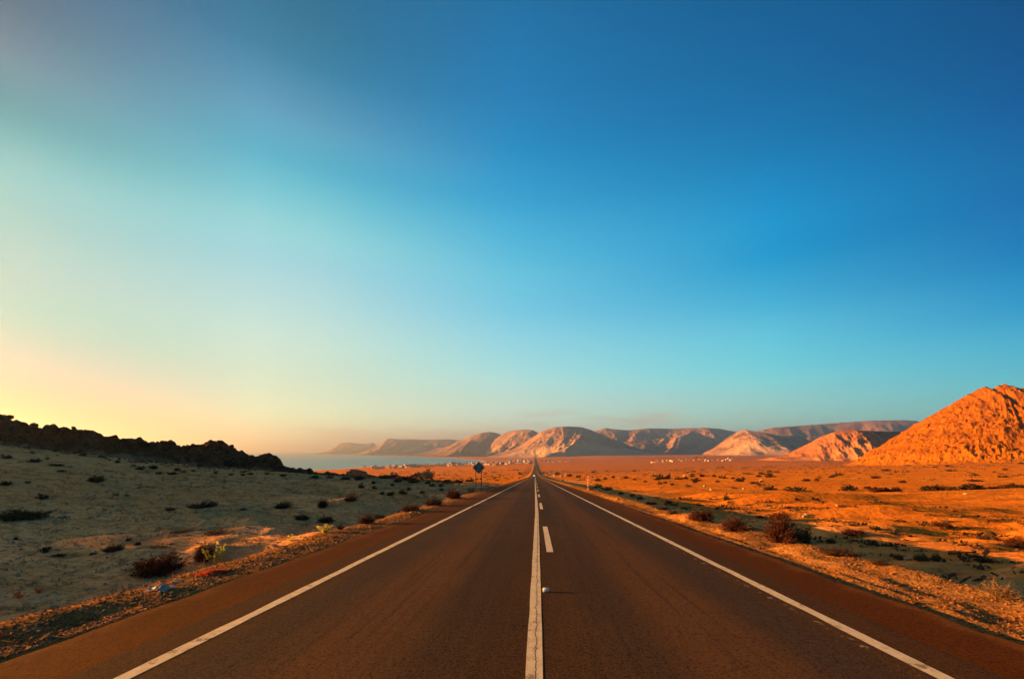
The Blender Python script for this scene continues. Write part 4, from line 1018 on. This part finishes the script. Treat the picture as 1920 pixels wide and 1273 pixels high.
tag(tufts('dry_grass', 2600, lambda q, n: (7.5 + 90 * q.uniform(0, 1, n) ** 1.4, near_y(q, n, 6, 140)), M_DRYGRASS, 6), 'sparse dry grass tufts over the ground right of the road', 'grass', kind='stuff')

# ------------------------------------------------------------------ signs and posts
def diamond_panel(half, th, name, mats, parent, z, r=.09):
    mb = MB(); pts = []
    for k_ in range(4):
        a0 = pi / 2 * k_; c = Vector((math.cos(a0) * (half - r * 1.4), math.sin(a0) * (half - r * 1.4)))
        for t in np.linspace(-pi / 4, pi / 4, 6): pts.append((c.x + r * math.cos(a0 + t), c.y + r * math.sin(a0 + t)))
    n = len(pts)
    vs = [(x, -th / 2, z + y) for x, y in pts] + [(x, th / 2, z + y) for x, y in pts]
    fs = [tuple(range(n)), tuple(range(2 * n - 1, n - 1, -1))] + [(i, i + n, (i + 1) % n + n, (i + 1) % n) for i in range(n)]
    mb.add(vs, fs); return mb.build(name, mats, parent)
Ys = 56.0; Xs = (897.6 - PX0) / F * Ys; zs = gz(Xs, Ys)
sg = empty('road_sign', (Xs, Ys, zs)); tag(sg, 'large grey diamond road sign seen from behind on two posts', 'road sign')
zc = EYE - (876.6 - PY0) / F * Ys - zs
diamond_panel(.80, .02, 'sign_panel', M_SIGNBACK, sg, zc)
for s in (-1, 1):
    mb = MB(); mb.box((s * .36, -.06, (zc + .4) / 2 - .2), (.085, .07, zc + .4 + .4)); mb.build('post', M_POST, sg)
for dz in (-.25, .25):
    mb = MB(); mb.box((0, -.018, zc + dz), (.95, .012, .05)); mb.build('bracket', M_GALV, sg)
# striped marker post
Yp = 50.0; Xp = (1103 - PX0) / F * Yp; zp = gz(Xp, Yp)
mk = empty('marker_post', (Xp, Yp, zp)); tag(mk, 'slim red and white striped marker post on the right berm', 'marker post')
m, nt, b = new_mat('red_white_stripes'); g = NG(nt)
sep = g.n('ShaderNodeSeparateXYZ'); g.l(g.obj(), sep.inputs[0])
fr = g.math('FRACT', g.math('DIVIDE', g.math('ADD', sep.outputs[2], g.math('MULTIPLY', sep.outputs[0], .7)), .34))
g.l(g.mix(g.math('GREATER_THAN', fr, .5), (.48, .43, .36), (.5, .03, .02)), b.inputs['Base Color']); b.inputs['Roughness'].default_value = .5
mb = MB(); mb.tube([(0, 0, .05), (0, 0, 1.62)], .06, 16); mb.build('striped_sleeve', m, mk, True)
mb = MB(); mb.tube([(0, 0, -.3), (0, 0, .05)], .06, 12); mb.build('post', M_WHITE, mk)
def small_sign(px, py_base, py_top, wpx, Y, mat, label, round_=False):
    X = (px - PX0) / F * Y; z = gz(X, Y); zt = EYE - (py_top - PY0) / F * Y - z; w = wpx / F * Y
    e = empty('road_sign', (X, Y, z)); tag(e, label, 'road sign')
    mb = MB(); mb.box((0, .02, zt / 2 - .1), (.07, .06, zt + .2)); mb.build('post', M_POST, e)
    mb = MB(); mb.box((0, -.025, zt - w * .5), (w, .02, w * 1.1)); mb.build('sign_panel', mat, e)
small_sign(974.2, 892, 885, 4.0, 150, M_SIGNBACK, 'small bluish-grey road sign far along the left verge')
small_sign(1029.3, 891, 885, 2.4, 190, M_WHITE, 'small pale road sign far along the right verge')

# ------------------------------------------------------------------ litter
def crumple(px, py, wpx, hpx, mat, label, name, seed, ymin=0):
    p = spot(px, py, ymin); w = wpx / F * p[1]; h = hpx / F * p[1]; n = 26
    u, v = np.meshgrid(np.linspace(-1, 1, n), np.linspace(-1, 1, n))
    rr_ = np.hypot(u, v)
    edge = 1 + .35 * (vnoise(u * 2 + 5, v * 2, seed) - .5)
    X = u * edge * w / 2; Y = v * edge * w * .4
    Z = h * (.12 + .9 * np.abs(ridged(u * 1.3, v * 1.3, seed + 1, 3) - .35)) * np.clip(1.15 - .8 * rr_, .05, 1)
    me = mesh_np(name, np.stack([X, Y, Z], -1).reshape(-1, 3), grid_faces(n, n), mat, False)
    o = link(name, me); o.location = (p[0], p[1], p[2] + .012)
    md = o.modifiers.new('thick', 'SOLIDIFY'); md.thickness = .002
    return tag(o, label, 'litter')
crumple(300, 1106, 38, 15, M_PLASTIC, 'torn pale plastic sheet crumpled on the gravel verge', 'plastic_sheet', 3)
crumple(331, 1090, 15, 5, M_PLASTIC, 'small strip of pale plastic on gravel above the torn sheet', 'plastic_sheet', 5)
crumple(1235, 1011, 7, 4, M_RED, 'small red scrap lying beside the right white edge line', 'paper_scrap', 7)
crumple(5, 1195, 10, 6, M_RED, 'small red scrap on the gravel at the left edge of the photo', 'paper_scrap', 9)
Yc = 816 * 1.7 / (1109.5 - 891); Xc = (1023.6 - PX0) / F * Yc; zc_ = float(RZ(Yc))
cn = empty('drink_can', (Xc, Yc, zc_ + .031), .05); tag(cn, 'white drink can lying on the road just right of the centre line', 'can')
mb = MB(); mb.tube([(-.045, 0, 0), (-.04, 0, 0), (.04, 0, 0), (.045, 0, 0)], [.025, .031, .031, .026], 20); mb.build('can_body', M_ALU, cn, True)
mb = MB(); mb.tube([(.0455, 0, 0), (.048, 0, 0)], [.0255, .0245], 20); mb.build('lid', M_GALV, cn)
mb = MB(); mb.tube([(-.048, 0, 0), (-.0455, 0, 0)], [.0235, .0245], 20); mb.build('base', M_GALV, cn)
crumple(1025, 1113, 11, 3, M_WHITEPLASTIC, 'flat pinkish paper shred on the road right in front of the drink can', 'paper_scrap', 11)

# ------------------------------------------------------------------ cars far down the road
m, nt, b = new_mat('lit_headlight'); b.inputs['Emission Color'].default_value = (1, .9, .7, 1); b.inputs['Emission Strength'].default_value = 2.0; M_LAMP = m
M_CARP = plain_mat('car_paint', (.5, .5, .5), .35, .5, .05); M_GLASS = plain_mat('car_glass', (.03, .035, .04), .1, .5, .05); M_TYRE = plain_mat('tyre', (.02, .02, .02), .9)
def car(X, Y, label):
    e = empty('parked_car' if False else 'car', (X, Y, float(RZ(Y)))); tag(e, label, 'car')
    mb = MB()
    prof = [(-2.1, .35), (-2.15, .7), (-1.2, .92), (-.5, 1.42), (1.0, 1.45), (1.8, .98), (2.1, .9), (2.1, .35)]
    n = len(prof); vs = [(-.85, y, z) for y, z in prof] + [(.85, y, z) for y, z in prof]
    vs = [(x * (.82 if z > 1.2 else 1), y, z) for x, y, z in vs]
    mb.add(vs, [tuple(range(n)), tuple(range(2 * n - 1, n - 1, -1))] + [(i, i + n, (i + 1) % n + n, (i + 1) % n) for i in range(n)])
    mb.build('body', M_CARP, e)
    mb = MB(); mb.add([(-.72, -1.16, .97), (.72, -1.16, .97), (.64, -.56, 1.39), (-.64, -.56, 1.39)], [(0, 1, 2, 3)]); mb.v = [(x, y - .03, z + .03) for x, y, z in mb.v]; mb.build('windscreen', M_GLASS, e)
    for sx_ in (-1, 1):
        mb = MB(); mb.tube([(sx_ * .6, -2.2, .66), (sx_ * .6, -2.12, .66)], [.13, .15], 12); mb.build('headlight', M_LAMP, e)
        for yy in (-1.3, 1.3):
            mb = MB(); mb.tube([(sx_ * .76, yy, .32), (sx_ * .9, yy, .32)], .32, 16); mb.build('wheel', M_TYRE, e)
car(-.9, 470, 'oncoming car with lit headlights, the nearest on the road')
car(-1.9, 2050, 'oncoming car, a tiny light far down the straight road')

# ------------------------------------------------------------------ village houses and trees
wall_mats = [plain_mat('wall_paint_' + n_, c_, .85, .2, .1, .5) for n_, c_ in (('white', (.42, .37, .3)), ('cream', (.4, .3, .18)), ('ochre', (.6, .38, .13)), ('red', (.4, .13, .07)), ('grey', (.38, .36, .34)))]
roof_mats = [plain_mat('roof_sheet', (.32, .2, .13), .7, .3, .2, .5), plain_mat('roof_grey', (.26, .25, .25), .6, .3, .2, .5)]
def house_mesh(i):
    q = random.Random(i); mb = MB(); w, d, h = q.uniform(8, 15), q.uniform(7, 10), q.uniform(2.8, 5.5)
    mb.box((0, 0, h / 2 - .6), (w, d, h + 1.2), 0)
    if i % 3:
        hw, hd, rh = w / 2 + .4, d / 2 + .4, q.uniform(1.2, 2.2)
        mb.add([(-hw, -hd, h), (hw, -hd, h), (hw, hd, h), (-hw, hd, h), (-hw, 0, h + rh), (hw, 0, h + rh)], [(0, 1, 5, 4), (2, 3, 4, 5), (0, 4, 3), (1, 2, 5), (3, 2, 1, 0)], 1)
    else:
        mb.box((0, 0, h + .15), (w + .5, d + .5, .28), 1)
    for x in (-w * .28, w * .28): mb.box((x, -d / 2 - .01, h * .55), (1.5, .1, 1.2), 2)
    mb.box((0, -d / 2 - .01, 1.05), (1.0, .1, 2.1), 2)
    mb.box((w / 2 + .01, 0, h * .55), (.1, 1.4, 1.2), 2); mb.box((-w / 2 - .01, 0, h * .55), (.1, 1.4, 1.2), 2)
    return mb.mesh('house', [wall_mats[i % 5], roof_mats[i % 2], M_GLASS])
HM = [house_mesh(i) for i in range(10)]
def houses(n, pxr, basef, depth, label, group, ymin, sc=1.0, seed=0):
    q = random.Random(seed); k_ = 0; tries = 0; done = []
    while k_ < n and tries < n * 30:
        tries += 1
        px = q.uniform(*pxr); py = basef(px) + depth * q.random()
        p = spot(px, py, ymin)
        if p is None or p[1] < ymin or p[2] < SEA_Z + .3: continue
        if abs(p[0]) < 16 or any(math.hypot(p[0] - a_, p[1] - b2) < 20 for a_, b2 in done): continue
        done.append(p[:2])
        o = link('house', q.choice(HM)); o.location = p; o.rotation_euler = (0, 0, q.uniform(-.5, .5) + q.choice([0, pi / 2])); s = sc * q.uniform(.8, 1.25); o.scale = (s, s, s)
        tag(o, label, 'house', group); k_ += 1
bf = lambda px: np.interp(px, [690, 767, 817, 880, 930], [875.6, 872.4, 869.6, 868.6, 867.5])
houses(120, (698, 935), bf, 4.5, 'small house in the seaside village on the near shore of the bay', 'houses of the village by the bay', 1200, 1.6, 1)
houses(45, (925, 996), lambda px: 862.5 + (996 - px) * .06, 6, 'small pale house strung along the far end of the straight road', 'houses by the far end of the road', 1600, 1.9, 2)
houses(36, (1222, 1372), lambda px: 859.6 + (1372 - px) * .02, 5.2, 'tiny pale house in the hamlet on the plain below the mountains', 'houses of the hamlet on the plain', 1000, .85, 3)
houses(10, (1012, 1075), lambda px: 864, 3, 'tiny pale house just right of the far end of the road', 'houses right of the far road', 1200, 1.7, 4)
M_TREELEAF = leaf_material('tree_leaf', (.03, .035, .018), (.06, .06, .03)); M_BARK = plain_mat('bark', (.12, .08, .05))
def tree_mesh(s):
    q = np.random.default_rng(s); n = 420
    c = unit(q.normal(size=(n, 3))) * (q.uniform(0, 1, (n, 1)) ** .4) * np.array([2.6, 2.6, 2.2]) + np.array([0, 0, 4.6]) + .5 * np.sin(q.uniform(0, 9, (n, 3)))
    U = unit(q.normal(size=(n, 3))); W = unit(np.cross(U, q.normal(size=(n, 3))))
    V_, F_ = quads_mesh(c, U * .4, W * .3)
    mb = MB(); mb.tube([(0, 0, -.5), (.1, 0, 1.5), (0, .1, 3.6)], [.3, .22, .12], 7)
    tv = np.array(mb.v); tf = [f_ for f_ in mb.f if len(f_) == 4]
    return mesh_np('tree', np.concatenate([V_, tv]), np.concatenate([F_, np.array(tf) + len(V_)]), [M_TREELEAF, M_BARK], False, midx=np.r_[np.zeros(len(F_)), np.ones(len(tf))])
TM = [tree_mesh(s) for s in (1, 2, 3)]
q = random.Random(9)
for px, py in [(768, 875.5), (771, 876), (834, 871), (848, 871.5), (852, 871), (876, 870.5), (914, 870.5), (925, 869.8), (926, 870.2), (944, 871), (948, 871), (703, 876.8), (684, 876.5), (855, 875.5), (804, 872), (1300, 860), (1306, 859.8), (1312, 860.2), (1322, 860)]:
    p = spot(px, py, 1000)
    if p is None or p[2] < SEA_Z + .3: continue
    o = link('tree', q.choice(TM)); o.location = p; s = q.uniform(1.0, 1.9); o.scale = (s, s, s); o.rotation_euler = (0, 0, q.uniform(0, 6))
    tag(o, 'dark bushy tree between the tiny houses far across the plain', 'tree', 'trees among the far houses')

# ------------------------------------------------------------------ haze
def haze(dens, colr):
    x0, x1, y0, y1, z0, z1 = -61000, 27000, -7000, 61000, SEA_Z - 12, 540
    mb = MB(); mb.box(((x0 + x1) / 2, (y0 + y1) / 2, (z0 + z1) / 2), (x1 - x0, y1 - y0, z1 - z0))
    m = bpy.data.materials.new('haze_air'); m.use_nodes = True; nt = m.node_tree
    for nd in list(nt.nodes): nt.nodes.remove(nd)
    out = nt.nodes.new('ShaderNodeOutputMaterial'); v = nt.nodes.new('ShaderNodeVolumePrincipled')
    v.inputs['Density'].default_value = dens; v.inputs['Color'].default_value = (*colr, 1); v.inputs['Anisotropy'].default_value = .8
    nt.links.new(v.outputs[0], out.inputs['Volume'])
    o = mb.build('haze', m); tag(o, kind='stuff', label='thin pale haze over the bay and mountains', cat='haze')
    o.visible_shadow = True
haze(8.5e-5, (.58, .68, .80))

# ------------------------------------------------------------------ camera and view
cam = bpy.data.cameras.new('camera'); co = bpy.data.objects.new('camera', cam); col.objects.link(co)
co.location = (0, 0, EYE); co.rotation_euler = (pi / 2, 0, 0)
cam.sensor_width = 36; cam.sensor_fit = 'HORIZONTAL'; cam.lens = 36 * F / 1920
cam.shift_x = -(PX0 - 960) / 1920; cam.shift_y = (PY0 - 636.5) / 1920
cam.clip_start = .1; cam.clip_end = 120000
scene.camera = co
vs_ = scene.view_settings
vs_.view_transform = 'Standard'; vs_.look = 'None'; vs_.exposure = EXPO; vs_.gamma = 1; vs_.use_curve_mapping = False
scene.cycles.max_bounces = 6; scene.cycles.diffuse_bounces = 3; scene.cycles.volume_bounces = 0
